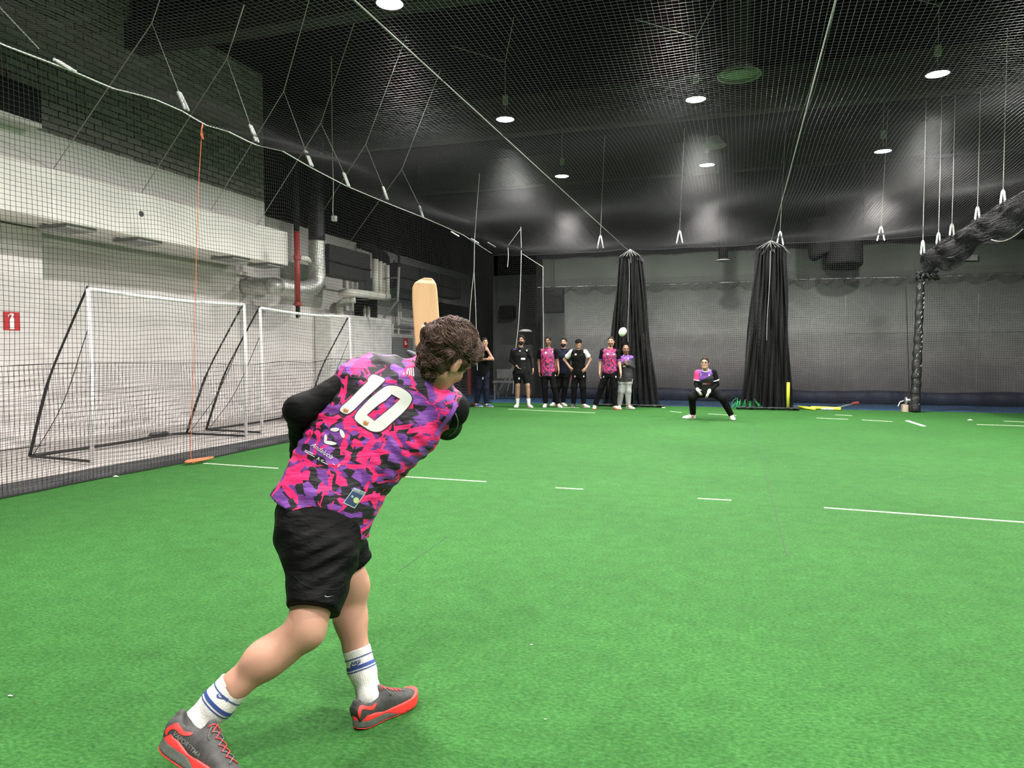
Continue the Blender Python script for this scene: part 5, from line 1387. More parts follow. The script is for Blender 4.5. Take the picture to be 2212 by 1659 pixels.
# ================================================================== the players at the far end (L = on the left in the photo)
CAMF = Vector((0, -1, 0))
def place(lab, feet, J, F, skin, spec, extra=None):
    Y = onZ(*feet).y; j = JJ(Y, **J)
    if extra: j.update(extra)
    return person(lab, j, F, skin, spec)
G1 = 'players watching at the far end'
V_ = Vector
place('man in black polo with folded arms, hand on chin, by the side net', (1045, 879),
      dict(hd=(1047, 740), n=(1043, 751, .02), sL=(1032, 760), sR=(1053, 759, -.05), eL=(1036, 777, -.10), wL=(1053, 776, -.26), fL=(1062, 774, -.26), eR=(1064, 776, -.14), wR=(1054, 757, -.22), fR=(1049, 750, -.20),
           hL=(1037, 806), hR=(1049, 806), kL=(1035, 838, -.02), kR=(1050, 838, -.02), aL=(1029, 869), aR=(1051, 867)), (.45, -1, 0), 'skin_light',
      dict(top_m='cloth_black', leg_m='cloth_navy', shoe_m='shoe_blue', hair='short', hair_m='hair_brown', hem=-.10, marks=[('badge', 1043, 817, 4, 6, 'cloth_white', 't')], group=G1),
      dict(hF=V_((.75, -1, -.05)), dL=V_((1, -.55, 0)), dR=V_((1, -.5, 0)), nL=V_((0, 1, 0)), nR=V_((-.3, .9, 0)), cR=.6))
place('bearded man in charcoal pullover, shorts and white socks', (1130, 880),
      dict(hd=(1126.5, 735), n=(1125, 749), sL=(1109, 758), sR=(1140, 757), eL=(1104, 778, .05), wL=(1116, 791, -.12), fL=(1124, 800, -.16), eR=(1149, 777, .05), wR=(1151.5, 797, -.02), fR=(1152, 812, -.04),
           hL=(1116, 806), hR=(1134, 806), kL=(1119, 833, -.03), kR=(1140, 833, -.03), aL=(1118, 864), aR=(1142, 864)), CAMF, 'skin_mid',
      dict(top_m='cloth_charcoal', leg_m='cloth_black', legs='short', sleeve='long', shoe_m='shoe_white', hair='full', beard=2, hem=-.02, group=G1,
           marks=[('badge', 1123, 758, 4, 3, 'pure_white', 's'), ('badge', 1138, 757, 3.5, 5, 'pure_white', 's'), ('print', 1130, 775, 9, 4, 'pure_white', 's'), ('print', 1137, 775, 6, 4, 'sign_red', 's'),
                  ('stripe', 1111, 752, 10, 1.2, 'pink', 's'), ('stripe', 1114, 754, 10, 1.2, 'purple', 's'), ('badge', 1121.5, 817, 5, 6, 'pure_white', 't'), ('badge', 1144, 814, 2.5, 4, 'pure_white', 't')]),
      dict(dL=V_((0, -1, 0)), dR=V_((.8, -1, 0)), hF=V_((.1, -1, 0)), nL=V_((.3, .3, 1)), nR=V_((-1, 0, 0))))
place('bearded man in magenta patterned polo and black trousers, hanging arms', (1190, 880),
      dict(hd=(1183.7, 737.5), n=(1184, 751), sL=(1168, 759), sR=(1199, 758), eL=(1164, 782, .04), wL=(1165, 802, -.05), fL=(1166, 816, -.08), eR=(1204, 782, .04), wR=(1207, 800, -.04), fR=(1207, 814, -.07),
           hL=(1176, 807), hR=(1192, 807), kL=(1177, 836, -.03), kR=(1197, 836, -.03), aL=(1178, 867), aR=(1206, 866)), CAMF, 'skin_brown',
      dict(top_m='jersey_swirl', leg_m='cloth_black', sleeve_m='cloth_black', shoe_m='shoe_white', hair='short', beard=1, hem=-.10, bulk=1.05, group=G1, collar='pink',
           marks=[('badge', 1179, 762, 5, 5, 'pure_white', 's'), ('badge', 1194, 760, 3, 4, 'pure_white', 's'), ('badge', 1200, 811, 2.5, 4, 'pure_white', 't')]),
      dict(dL=V_((.1, -1, 0)), dR=V_((.7, -1, 0)), nL=V_((1, 0, 0)), nR=V_((-1, 0, 0))))
place('bearded man in navy tee standing behind the others', (1210, 877),
      dict(hd=(1218, 740), n=(1217, 753), sL=(1204, 760), sR=(1231, 760), eL=(1201, 783, .05), wL=(1203, 803, .0), fL=(1203, 816, -.03), eR=(1236, 783, .1), wR=(1233, 800, .12), fR=(1230, 812, .12),
           hL=(1210, 806), hR=(1225, 806), kL=(1206, 834, -.03), kR=(1221, 834, -.03), aL=(1197, 862), aR=(1216, 862)), CAMF, 'skin_light',
      dict(top_m='cloth_navy', leg_m='cloth_black', shoe_m='shoe_white', hair='short', beard=2, hem=-.02, group=G1),
      dict(dL=V_((-.2, -1, 0)), dR=V_((.8, -1, 0)), nL=V_((1, 0, 0)), nR=V_((-1, 0, 0))))
place('man in black cap and vest with white sleeves, hands on hips', (1250, 880),
      dict(hd=(1249.5, 743), n=(1249, 756), sL=(1235, 761), sR=(1264, 761), eL=(1219, 777, .08), wL=(1232, 795, -.06), fL=(1243, 803, -.12), eR=(1275, 777, .08), wR=(1266, 795, -.06), fR=(1258, 803, -.12),
           hL=(1243, 808), hR=(1257, 808), kL=(1240, 836, -.03), kR=(1259, 836, -.03), aL=(1239, 866), aR=(1261, 866)), CAMF, 'skin_mid',
      dict(top_m='cloth_black', leg_m='cloth_black', sleeve_m='cloth_white', shoe_m={'L': 'shoe_dark', 'R': 'shoe_white'}, hair='cap', hem=-.06, group=G1, bulk=1.02,
           marks=[('badge', 1243.5, 765.5, 5, 4, 'pure_white', 's'), ('badge', 1242, 813, 4, 5, 'cloth_grey', 't'), ('badge', 1261, 813, 3, 4, 'pure_white', 't'), ('stripe', 1234.5, 816, 1, 10, 'pink', 't')]),
      dict(dL=V_((.0, -1, 0)), dR=V_((1, -.8, 0)), nL=V_((.4, .9, 0)), nR=V_((-.4, .9, 0)), tL=-1, tR=1))
place('tall man in magenta patterned polo standing with legs apart', (1310, 884),
      dict(hd=(1320, 738), n=(1318, 752), sL=(1302, 759), sR=(1333, 760), eL=(1297, 784, .05), wL=(1295.5, 806, -.02), fL=(1297, 820, -.05), eR=(1338, 786, .0), wR=(1341, 805, -.08), fR=(1342, 819, -.12),
           hL=(1310, 806), hR=(1325, 806), kL=(1299, 838, -.03), kR=(1327, 838, -.03), aL=(1285, 872), aR=(1328, 874)), CAMF, 'skin_light',
      dict(top_m='jersey_swirl', leg_m='cloth_black', sleeve_m='cloth_black', cuff='purple', shoe_m='shoe_white', sole_m='sole_orange', hair='short', hair_m='hair_brown', beard=1, hem=.02, group=G1, collar='pink',
           marks=[('badge', 1313, 765, 4, 5, 'pure_white', 's'), ('badge', 1326, 765.5, 3.5, 4, 'pure_white', 's'), ('badge', 1304, 814, 4, 4, 'cloth_grey', 't'), ('badge', 1330.5, 814, 3, 5, 'pure_white', 't'), ('stripe', 1296.5, 838, 5, 22, 'jersey_swirl', 't')]),
      dict(dL=V_((.1, -1, 0)), dR=V_((.9, -.7, 0)), nL=V_((1, 0, 0)), nR=V_((-1, 0, 0))))
pz = onY(1352, 792, onZ(1350, 883).y)
place('bald man in purple and black top and grey trousers, hands clasped', (1350, 883),
      dict(hd=(1352, 755.5), n=(1352, 767), sL=(1341, 775), sR=(1363, 774), eL=(1336, 794, .0), wL=(1345, 787, -.20), fL=(1348, 774, -.24), eR=(1368, 793, .0), wR=(1353, 787, -.20), fR=(1349, 774, -.24),
           hL=(1345, 820), hR=(1357, 820), kL=(1342, 846, -.03), kR=(1357, 846, -.03), aL=(1338, 873), aR=(1357, 872)), (.25, -1, 0), 'skin_brown',
      dict(top_m=jersey_diag(pz.z+.13, pz.x+.02, 'jersey_diagonal_standing'), leg_m='cloth_grey', sleeve='long', shoe_m='shoe_white', sole_m='sole', hair='bald', beard=1, hem=-.08, bulk=1.05, group=G1, collar='cloth_white',
           marks=[('badge', 1357, 774, 2.5, 4, 'pure_white', 's'), ('badge', 1343, 776, 4, 5, 'pink', 's'), ('print', 1348, 791, 6, 3, 'pure_white', 's'), ('tail', 1353, 817, 13, 7, 'pink', 't')]),
      dict(hF=V_((.35, -1, 0)), dL=V_((.1, -1, 0)), dR=V_((.9, -.8, 0)), nL=V_((1, .0, 0)), nR=V_((-1, .0, 0)), cL=.1, cR=.1))
# pink tail of the shirt under the black top
# --- the crouching catcher
pz = onY(1525, 815, onZ(1532, 903).y)
place('crouching catcher in glasses, white gloves and purple and black shirt', (1532, 905),
      dict(hd=(1522.5, 784.5, -.22), n=(1524, 798, -.14), sL=(1508, 806, -.10), sR=(1541, 805, -.08), eL=(1504, 829, -.10), wL=(1507.5, 842, -.24), fL=(1515, 855, -.32), eR=(1549, 830, -.05), wR=(1532, 845, -.24), fR=(1525, 861, -.32),
           hL=(1516, 846, .10), hR=(1536, 846, .10), kL=(1495, 858, -.22), kR=(1561, 861, -.15), aL=(1497, 893), aR=(1580, 898)), (0, -1, 0), 'skin_light',
      dict(top_m=jersey_diag(pz.z-.02, pz.x-.02, 'jersey_diagonal_crouching'), leg_m='cloth_black', sleeve_m={'L': 'pink', 'R': 'cloth_black'}, cuff='cloth_white', under_m='cloth_black', shoe_m='shoe_white', sole_m='sole', hair='short', hair_m='hair_brown',
           glasses=True, gloves=True, hem=-.02, collar='cloth_white', marks=[('badge', 1514, 810, 4, 5, 'cloth_grey', 's'), ('badge', 1532, 810, 3.5, 5, 'pure_white', 's'), ('print', 1522, 829, 9, 3, 'cloth_grey', 's'), ('print', 1530, 829, 6, 3, 'sign_red', 's')]),
      dict(hF=V_((-.1, -1, .0)), hU=V_((0, -.15, 1)), dL=V_((-1, -.5, 0)), dR=V_((.25, -1, 0)), nL=V_((1, .2, 0)), nR=V_((-1, .2, 0)), cL=.15, cR=.15))
# ================================================================== the batter in the foreground
def D(px, py, d): return dep(px, py, d)
bat_root_pt = onZ(700, 1600)
batter = empty('person', (bat_root_pt.x, bat_root_pt.y, 0), 0, 'batter in pink and purple number 10 jersey, black shorts and white socks, seen from behind', 'person')
HB = .0065
# joints -------------------------------------------------------------
pel = D(690, 1105, 2.58); 
J = dict(sL=D(777, 822, 2.62), sR=D(972, 884, 2.64), eL=D(652, 886, 2.55), wL=D(648, 1000, 2.80), hL=D(688, 1015, 2.88), eR=D(965, 918, 2.88), wR=D(921, 800, 3.02),
         hipR=D(690, 1140, 2.50), kR=D(660, 1362, 2.36), aR=D(432, 1562, 2.27), hipL=D(716, 1130, 2.66), kL=D(758, 1268, 2.70), aL=D(797, 1500, 2.62))
fu = RC @ np.array([0, 0, -1.0]); cr = RC @ np.array([1.0, 0, 0]); cu = RC @ np.array([0, 1.0, 0])   # away, right, up as seen
def CW(r, u, f): v = Vector(cr)*r+Vector(cu)*u+Vector(fu)*f; return v.normalized()
pm = lambda px, d: px*d/FPX
sd_h = CW(.836, -.52, .05); sd_m = CW(.87, -.48, .03); sd_s = CW(.95, -.31, .04)
def nd(x, y, d, wpx, dm, s_): return (D(x, y, d), pm(wpx, d), dm, s_)
HR = frame(CW(.43, -.50, .76), CW(.60, .78, .10)); HS = 1.08
hd = D(960, 769, 2.60)
# body: one continuous surface ---------------------------------------
b = Field()
b.loft([nd(693, 1120, 2.58, 90, .105, sd_h), nd(742, 1020, 2.60, 92, .10, sd_h), nd(792, 945, 2.62, 98, .105, sd_m), nd(846, 880, 2.64, 110, .105, sd_s), nd(886, 830, 2.66, 96, .085, sd_s), nd(905, 805, 2.67, 60, .06, sd_s)], .03)
b.cone(D(846, 845, 2.64), J['sL'], .062, .056, .04); b.cone(J['sL'], J['eL'], .052, .044, .03); b.cone(J['eL'], J['wL'], .040, .028, .02)
b.cone(D(905, 858, 2.65), J['sR'], .062, .058, .04); b.cone(J['sR'], J['eR'], .055, .046, .03); b.cone(J['eR'], J['wR'], .042, .028, .02)
add_hand(b, J['wL'], J['hL'], -Vector(fu), 1, curl=.5)
b.cone(D(912, 838, 2.67), D(948, 812, 2.69), .056, .050, .04); b.cone(D(948, 812, 2.69), Vector(hp(hd, HR, 0, -.005, -.05)), .050, .055, .03)
add_head(b, hd, HR, HS)
# legs
TR = D(684, 1262, 2.42); CR = D(572, 1426, 2.33); SR = D(508, 1481, 2.30)
b.cone(J['hipR'], TR, .096, .076, .05); b.cone(TR, J['kR'], .076, .061, .025); b.cone(J['kR'], CR, .060, .057, .025); b.cone(CR, SR, .057, .045, .03); b.cone(SR, J['aR'], .044, .036, .02)
b.ell(J['kR'].lerp(CR, .75)+CW(-.5, -.3, .5)*.006, (.054, .056, .105), frame(CW(.3, .6, -.6), CR-J['kR']), .03)
b.ell(D(664, 1350, 2.35), (.036, .038, .045), None, .04)       # kneecap towards the right
CL = D(757, 1332, 2.69); SL = D(769, 1401, 2.655)
b.cone(J['hipL'], J['kL'], .092, .060, .05); b.cone(J['kL'], CL, .057, .057, .04); b.cone(CL, SL, .056, .046, .03); b.cone(SL, J['aL'], .043, .034, .02)
b.ell(CL+CW(-1, 0, .2)*.004, (.050, .052, .10), frame(CW(.3, .6, -.6), SL-J['kL']), .03)
b.ell(D(768, 1262, 2.68), (.038, .04, .05), None, .04)
q = NT('skin_batter'); q.inp('Specular IOR Level', .3); q.inp('Roughness', .6); q.inp('Subsurface Weight', .12); q.inp('Subsurface Radius', (.012, .005, .003)); q.inp('Subsurface Scale', .6)
n1 = q.noise(10, 4); r1 = q.ramp(n1.outputs['Fac'], [(.3, (.37,.195,.135,1)), (.7, (.43,.235,.165,1))]); q.l(r1.outputs[0], q.b.inputs['Base Color'])
n2 = q.noise(260, 2); q.bump(n2.outputs['Fac'], .08, .002); M['skin_batter'] = q.m
body = sdf_mesh('body', b, HB, M['skin_batter'], batter, 2)
# right hand on the bat handle: fine grid, joined to the wrist ----------
# --- the bat ----------------------------------------------------------
bt0 = D(906, 800, 3.02); bt1 = D(917, 594, 3.04)        # handle end .. toe
bax = (bt1-bt0).normalized()
# blade faces the camera, slightly turned
bn = CW(.10, 0, -1); bs = bax.cross(bn).normalized(); 
if bs.dot(Vector(cr)) < 0: bs = -bs
bn = bs.cross(bax).normalized()
if bn.dot(Vector(fu)) > 0: bn = -bn
bat = empty('cricket_bat', tuple(bt0), 0, 'pale wooden cricket bat held upright behind the head of the batter, blade up', 'cricket bat')
def loft_sections(mb, secs, cap=True):
    n = len(secs[0]); v = [p for s_ in secs for p in s_]; f = []
    for i in range(len(secs)-1):
        for k in range(n): f.append((i*n+k, i*n+(k+1) % n, (i+1)*n+(k+1) % n, (i+1)*n+k))
    if cap: f.append(tuple(range(n))[::-1]); f.append(tuple((len(secs)-1)*n+k for k in range(n)))
    return mb.add(v, f)
toe = D(917, 600, 3.04); sh_ = D(920, 752, 3.02)     # blade from shoulder (low) to toe (high)
sh_ = D(907+18, 752, 3.02)
bl = MB(); secs = []
ctrl = [(907+17, 757, 20), (907+17, 748, 27), (923, 720, 28), (921, 690, 28), (919, 660, 28), (918, 640, 27.5), (917.5, 624, 26.5), (919, 613, 23), (922, 606, 16), (925, 601, 8)]
ctrl = [(x, y, w_) for x, y, w_ in ctrl]
for (x, y, wpx) in ctrl:
    c = D(x, y, 3.03); hw = pm(wpx, 3.03); t1, t2 = .010, .020
    if y < 610: t1, t2 = .008, .012
    sec = [(-1, -.6), (-.96, -1), (.96, -1), (1, -.6), (1, .2), (.55, .8), (.15, 1.25), (-.15, 1.25), (-.55, .8), (-1, .2)]
    secs.append([c+bs*(u*hw)+bn*(-v*t2*.7) for u, v in sec])
loft_sections(bl, secs)
q = NT('willow'); q.inp('Roughness', .45)
nz = q.noise(1.0, 4, vec_scale=(60, 60, 5)); r1 = q.ramp(nz.outputs['Fac'], [(.3, (.54,.345,.175,1)), (.7, (.61,.41,.22,1))]); q.l(r1.outputs[0], q.b.inputs['Base Color']); M['willow'] = q.m
blade = bl.build('blade', M['willow'], bat, smooth=False, bevel=.003)
M['grip_rubber'] = mat('grip_rubber', (.05,.055,.06), .7, bump=.6, bscale=120)
hnd = MB().tube([D(924, 752, 3.03), D(918, 790, 3.01), D(914, 850, 2.99)], .017, 14).build('handle', M['grip_rubber'], bat, smooth=True)
# printed sticker near the splice
stk = MB(); cpts = [D(921, 698, 3.01), D(921, 745, 3.01)]
def bladept(x, y, off): 
    c = D(x, y, 3.03); return c+bn*(.014+off)
poly = [(909, 706), (914, 700), (919, 696), (925, 701), (929, 696), (935, 698), (940, 700), (941, 745), (909, 748)]
v = [bladept(x, y, .0012) for x, y in poly]+[bladept(x, y, .0) for x, y in poly]; n = len(poly)
stk.add(v, [tuple(range(n))]+[(i, (i+1) % n, (i+1) % n+n, i+n) for i in range(n)])
sticker = stk.build('sticker', mat('sticker', (.045,.04,.05), .4, var=0), blade)
for k, pl in enumerate([[(910, 704), (915, 699), (917, 704), (922, 703), (921, 712), (914, 716), (909, 712)], [(911, 735), (914, 726), (916, 736)]]):
    v = [bladept(x, y, .0022) for x, y in pl]+[bladept(x, y, .0012) for x, y in pl]; n = len(pl)
    m_ = MB().add(v, [tuple(range(n))]+[(i, (i+1) % n, (i+1) % n+n, i+n) for i in range(n)]); m_.build('sticker_mark', mat('sticker_mark', (.70,.60,.48), .4, var=0), sticker)
# --- right hand wrapped round the handle (belongs to the batter's body, fine surface)
g = Field(); hc = D(918, 782, 3.01); hax = (D(924, 752, 3.03)-D(914, 850, 2.99)).normalized()
px_ = Vector(cr); pf = Vector(fu)
wr = J['wR']
g.cone(wr, hc+px_*.022+pf*.02-hax*.01, .030, .030, .02)
g.ell(hc+px_*.026+pf*.012, (.020, .030, .042), frame(pf, hax), .015)
for i in range(4):
    z = .036-.024*i; pts = []
    for a in np.linspace(-.3, 3.9, 6):
        rad = .028; pts.append(hc+hax*z+px_*(rad*math.cos(a))-pf*(rad*math.sin(a)))
    for k in range(5): g.cone(pts[k], pts[k+1], .0095-.0006*k, .0094-.0006*k, .005)
tp_ = [hc+hax*.03+px_*.03+pf*.02, hc+hax*.052+px_*.012+pf*.032, hc+hax*.062-px_*.012+pf*.026]
g.cone(tp_[0], tp_[1], .013, .011, .006); g.cone(tp_[1], tp_[2], .011, .009, .004)
hand = sdf_mesh('hand', g, .0035, M['skin_batter'], batter, 1)
bm = bmesh.new(); bm.from_mesh(body.data); bm.from_mesh(hand.data); bm.to_mesh(body.data); bm.free()   # one continuous figure
_hm = hand.data; bpy.data.objects.remove(hand); bpy.data.meshes.remove(_hm)
body.data.polygons.foreach_set('use_smooth', [True]*len(body.data.polygons))
# left glove thumb cap seen beside the handle
g = Field(); g.ell(D(889, 766, 2.98), (.017, .014, .012), frame(CW(1, -.35, 0), CW(.35, 1, 0))[[1, 0, 2]], 0)
g.cone(D(881, 759, 2.97), D(896, 768, 2.97), .007, .014, .01); g.cone(D(886, 776, 2.98), D(900, 780, 2.98), .012, .018, .01)
sdf_mesh('glove', g, .004, mat('glove_grey', (.06,.07,.085), .6), batter, 1)
# --- base layer sleeves -------------------------------------------------
q = NT('base_layer'); q.inp('Roughness', .7); q.inp('Base Color', (.003,.003,.0034,1)); q.inp('Specular IOR Level', .09)
n2 = q.noise(1, 4, vec_scale=(20, 20, 60)); q.bump(n2.outputs['Fac'], .35, .008); M['base_layer'] = q.m
g = Field()
g.cone(D(812, 835, 2.63), J['sL'], .068, .062, .04); g.cone(J['sL'], J['eL'], .061, .052, .03); g.sleeve(J['eL'], J['eL'].lerp(J['wL'], .96), .051, .036, .03)
g.ell(D(634, 884, 2.56), (.030, .034, .034), None, .03)
g.disp(lambda p: .006*vnoise(p, 26)+.003*vnoise(p*np.array([1, 1, 2]), 55))
sdf_mesh('undersleeve', g, .006, M['base_layer'], batter, 1)
g = Field()
g.cone(D(925, 866, 2.65), J['sR'], .066, .064, .03); g.cone(J['sR'], J['eR'], .064, .056, .03); g.sleeve(J['eR'], J['eR'].lerp(J['wR'], .90), .052, .036, .03)
g.disp(lambda p: .005*vnoise(p, 26))
slv = sdf_mesh('undersleeve', g, .006, M['base_layer'], batter, 1)
bsl = BVHTree.FromPolygons([v.co.copy() for v in slv.data.vertices], [tuple(p.vertices) for p in slv.data.polygons])
# --- jersey ---------------------------------------------------------------
q = NT('jersey_shards'); q.inp('Roughness', .55); q.inp('Specular IOR Level', .25)
tc = q.n('ShaderNodeTexCoord'); mp = q.n('ShaderNodeMapping')
# texture axes follow the torso: x across, z along the spine
up_t = (D(886, 830, 2.66)-D(693, 1120, 2.58)).normalized(); ac_t = sd_m-up_t*sd_m.dot(up_t); ac_t.normalize(); dp_t = up_t.cross(ac_t)
rotm = Matrix([ac_t, dp_t, up_t]); mp.inputs['Rotation'].default_value = rotm.to_euler()
mp.inputs['Scale'].default_value = (1, .6, 1); q.l(tc.outputs['Object'], mp.inputs[0])
nzd = q.n('ShaderNodeTexNoise'); nzd.inputs['Scale'].default_value = 9; nzd.inputs['Detail'].default_value = 1; q.l(mp.outputs[0], nzd.inputs['Vector'])
vj = q.n('ShaderNodeTexVoronoi'); vj.inputs['Scale'].default_value = 17; q.l(mp.outputs[0], vj.inputs['Vector'])
mixv = q.n('ShaderNodeMixRGB', blend_type='LINEAR_LIGHT'); mixv.inputs[0].default_value = .022; q.l(mp.outputs[0], mixv.inputs[1]); q.l(vj.outputs['Color'], mixv.inputs[2])
mps = q.n('ShaderNodeMapping'); mps.inputs['Rotation'].default_value = (0, .6, .3); mps.inputs['Scale'].default_value = (1.0, 1, 1.7); q.l(mp.outputs[0], mps.inputs[0])
v1 = q.n('ShaderNodeTexVoronoi'); v1.inputs['Scale'].default_value = 27; v1.distance = 'EUCLIDEAN'; q.l(mps.outputs[0], v1.inputs['Vector'])
s1 = q.n('ShaderNodeSeparateXYZ'); q.l(v1.outputs['Color'], s1.inputs[0])
PK, PU, DK = (.70,.024,.15,1), (.135,.040,.24,1), (.018,.016,.020,1)
base_ = q.ramp(s1.outputs[0], [(0, DK), (.405, PU), (.70, (.20,.065,.34,1)), (.84, (.11,.03,.17,1)), (.93, PK)], 'CONSTANT')
v2 = q.n('ShaderNodeTexVoronoi'); v2.feature = 'DISTANCE_TO_EDGE'; v2.inputs['Scale'].default_value = 9.5; q.l(mixv.outputs[0], v2.inputs['Vector'])
v3 = q.n('ShaderNodeTexVoronoi'); v3.inputs['Scale'].default_value = 13; q.l(mps.outputs[0], v3.inputs['Vector'])
s3 = q.n('ShaderNodeSeparateXYZ'); q.l(v3.outputs['Color'], s3.inputs[0])
wv_ = q.n('ShaderNodeMath', operation='MULTIPLY_ADD'); q.l(s3.outputs[1], wv_.inputs[0]); wv_.inputs[1].default_value = .125; wv_.inputs[2].default_value = .0
lt = q.n('ShaderNodeMath', operation='LESS_THAN'); q.l(v2.outputs['Distance'], lt.inputs[0]); q.l(wv_.outputs[0], lt.inputs[1])
mx = q.n('ShaderNodeMixRGB'); q.l(lt.outputs[0], mx.inputs[0]); q.l(base_.outputs[0], mx.inputs[1]); mx.inputs[2].default_value = PK
q.l(mx.outputs[0], q.b.inputs['Base Color'])
n2 = q.noise(1, 3, vec_scale=(9, 9, 34)); q.bump(n2.outputs['Fac'], .55, .02)
M['jersey'] = q.m
g = Field()
jn = [nd(690, 1116, 2.58, 114, .156, sd_h), nd(708, 1080, 2.585, 110, .146, sd_h), nd(740, 1018, 2.60, 109, .130, sd_h), nd(786, 946, 2.62, 121, .128, sd_m), nd(838, 882, 2.64, 132, .124, sd_s), nd(880, 832, 2.66, 108, .100, sd_s), nd(902, 806, 2.67, 66, .070, sd_s)]
g.loft(jn, .03)
g.cone(D(850, 838, 2.64), D(779, 818, 2.62), .070, .068, .04)
g.cone(D(905, 858, 2.65), D(966, 880, 2.635), .072, .074, .04)
g.cone(D(908, 828, 2.665), D(928, 818, 2.675), .070, .064, .03)
g.sleeve(D(880, 846, 2.62), D(944, 796, 2.66), .094, .084, .03)
# armhole ends
g.plane(D(742, 822, 2.6), CW(-.95, -.1, -.2)) if False else None
waist = D(870, 1010, 2.58); ut = np.array(up_t); at = np.array(ac_t)
def folds(p):
    q_ = p-A3(waist); s_ = q_@ut; a_ = q_@at
    m1 = np.exp(-((a_-.0)/.13)**2-((s_)/.14)**2)
    ph = s_*1.0+a_*.22+.018*vnoise(p, 11)
    r = .0022*m1*np.sin(ph*2*PI/.045)
    q2 = p-A3(D(665, 930, 2.58)); s2 = q2@ut; a2 = q2@at; m2 = np.exp(-(a2/.10)**2-(s2/.15)**2)
    r += .0035*m2*np.sin((s2-a2*.35)*2*PI/.040+1.5*vnoise(p, 15))
    return r+.008*vnoise(p, 8)+.004*vnoise(p, 22)
g.disp(folds)
M['trim_purple'] = mat('trim_purple', (.20,.06,.36), .6)
jersey = sdf_mesh('jersey', g, .0055, M['jersey'], batter, 2)
jv = [v.co.copy() for v in jersey.data.vertices]
bvj = BVHTree.FromPolygons(jv, [tuple(p.vertices) for p in jersey.data.polygons])
def seen(px, py, bvh, off=.0):
    d = Vector(ray(px, py)).normalized(); h = bvh.ray_cast(Vector(C0), d)
    return None if h[0] is None else h[0]-d*off
def strip_on(name, pts, wpx, m_, parent, bvh, off=.002, n=8, thick=.003):
    """a cloth band lying on the surface along the photo points"""
    P3 = []
    L = catmull([Vector((x, y, 0)) for x, y in pts], n)
    for p in L:
        h = seen(p.x, p.y, bvh, off)
        if h is not None: P3.append(h)
    if len(P3) < 3: return None
    return MB().tube(P3, pm(wpx, 2.62)/2, 8).build(name, m_, parent, smooth=True)
M['pinkcloth'] = mat('pinkcloth', (.82,.03,.14), .6, var=.05)
# collar band, right armhole trim
# decals cut to the photo outline and laid on the cloth
def smooth_poly(P, it=2):
    for _ in range(it):
        Q = []
        for i in range(len(P)):
            a, b_ = P[i], P[(i+1) % len(P)]
            Q += [(a[0]*.75+b_[0]*.25, a[1]*.75+b_[1]*.25), (a[0]*.25+b_[0]*.75, a[1]*.25+b_[1]*.75)]
        P = Q
    return P
def flat_fill(polys, maxlen=7.0):
    cu_ = bpy.data.curves.new('tmp', 'CURVE'); cu_.dimensions = '2D'; cu_.fill_mode = 'BOTH'
    for P in polys:
        sp = cu_.splines.new('POLY'); sp.points.add(len(P)-1); sp.use_cyclic_u = True
        for i, (x, y) in enumerate(P): sp.points[i].co = (x, y, 0, 1)
    return curve_to_2d(cu_, maxlen)
def curve_to_2d(cu_, maxlen):
    o = bpy.data.objects.new('tmp', cu_); COL.objects.link(o)
    bpy.context.view_layer.update()
    dg = bpy.context.evaluated_depsgraph_get(); me = bpy.data.meshes.new_from_object(o.evaluated_get(dg))
    bpy.data.objects.remove(o); bpy.data.curves.remove(cu_)
    bm = bmesh.new(); bm.from_mesh(me); bpy.data.meshes.remove(me)
    bmesh.ops.triangulate(bm, faces=bm.faces[:])
    for _ in range(6):
        ed = [e for e in bm.edges if e.calc_length() > maxlen]
        if not ed: break
        bmesh.ops.subdivide_edges(bm, edges=ed, cuts=1)
        bmesh.ops.triangulate(bm, faces=bm.faces[:])
    V = [(v.co.x, v.co.y) for v in bm.verts]; F_ = [tuple(v.index for v in f.verts) for f in bm.faces]
    bm.free(); return V, F_
def lay(name, V, F_, m_, parent, bvh, off=.0025, fn=None):
    out = []; ok = []
    for (x, y) in V:
        if fn: x, y = fn(x, y)
        h = seen(x, y, bvh, off); ok.append(h is not None); out.append(h if h is not None else Vector((0, 0, 0)))
    F2 = [f for f in F_ if all(ok[i] for i in f)]
    if not F2: return None
    me = bpy.data.meshes.new(name); me.from_pydata([tuple(v) for v in out], [], F2)
    bm = bmesh.new(); bm.from_mesh(me); bmesh.ops.delete(bm, geom=[v for v in bm.verts if not v.link_faces], context='VERTS'); bm.to_mesh(me); bm.free()
    o = link_mesh(name, me, m_, parent, True)
    return o
def decal(name, polys, m_, parent, bvh, off=.0025, it=1, maxlen=7):
    V, F_ = flat_fill([smooth_poly(p, it) if it else p for p in polys], maxlen)
    return lay(name, V, F_, m_, parent, bvh, off)
def text_decal(name, s_, x, y, size, ang, m_, parent, bvh, off=.003, shear=0.0, sx=1.0, maxlen=4, bold=0.0):
    cu_ = bpy.data.curves.new('tmp', 'FONT'); cu_.body = s_; cu_.size = size; cu_.shear = shear; cu_.align_x = 'CENTER'; cu_.align_y = 'CENTER'; cu_.offset = bold; cu_.resolution_u = 3
    V, F_ = curve_to_2d(cu_, maxlen); c, s = math.cos(ang), math.sin(ang)
    return lay(name, V, F_, m_, parent, bvh, off, lambda a, b_: (x+a*sx*c+b_*s, y+a*sx*s-b_*c))
strip_on('sleeve_seam', [(984, 893), (989, 908), (988, 922), (981, 934), (970, 943)], 1.8, M['grey_paint'], slv, bsl, .0)
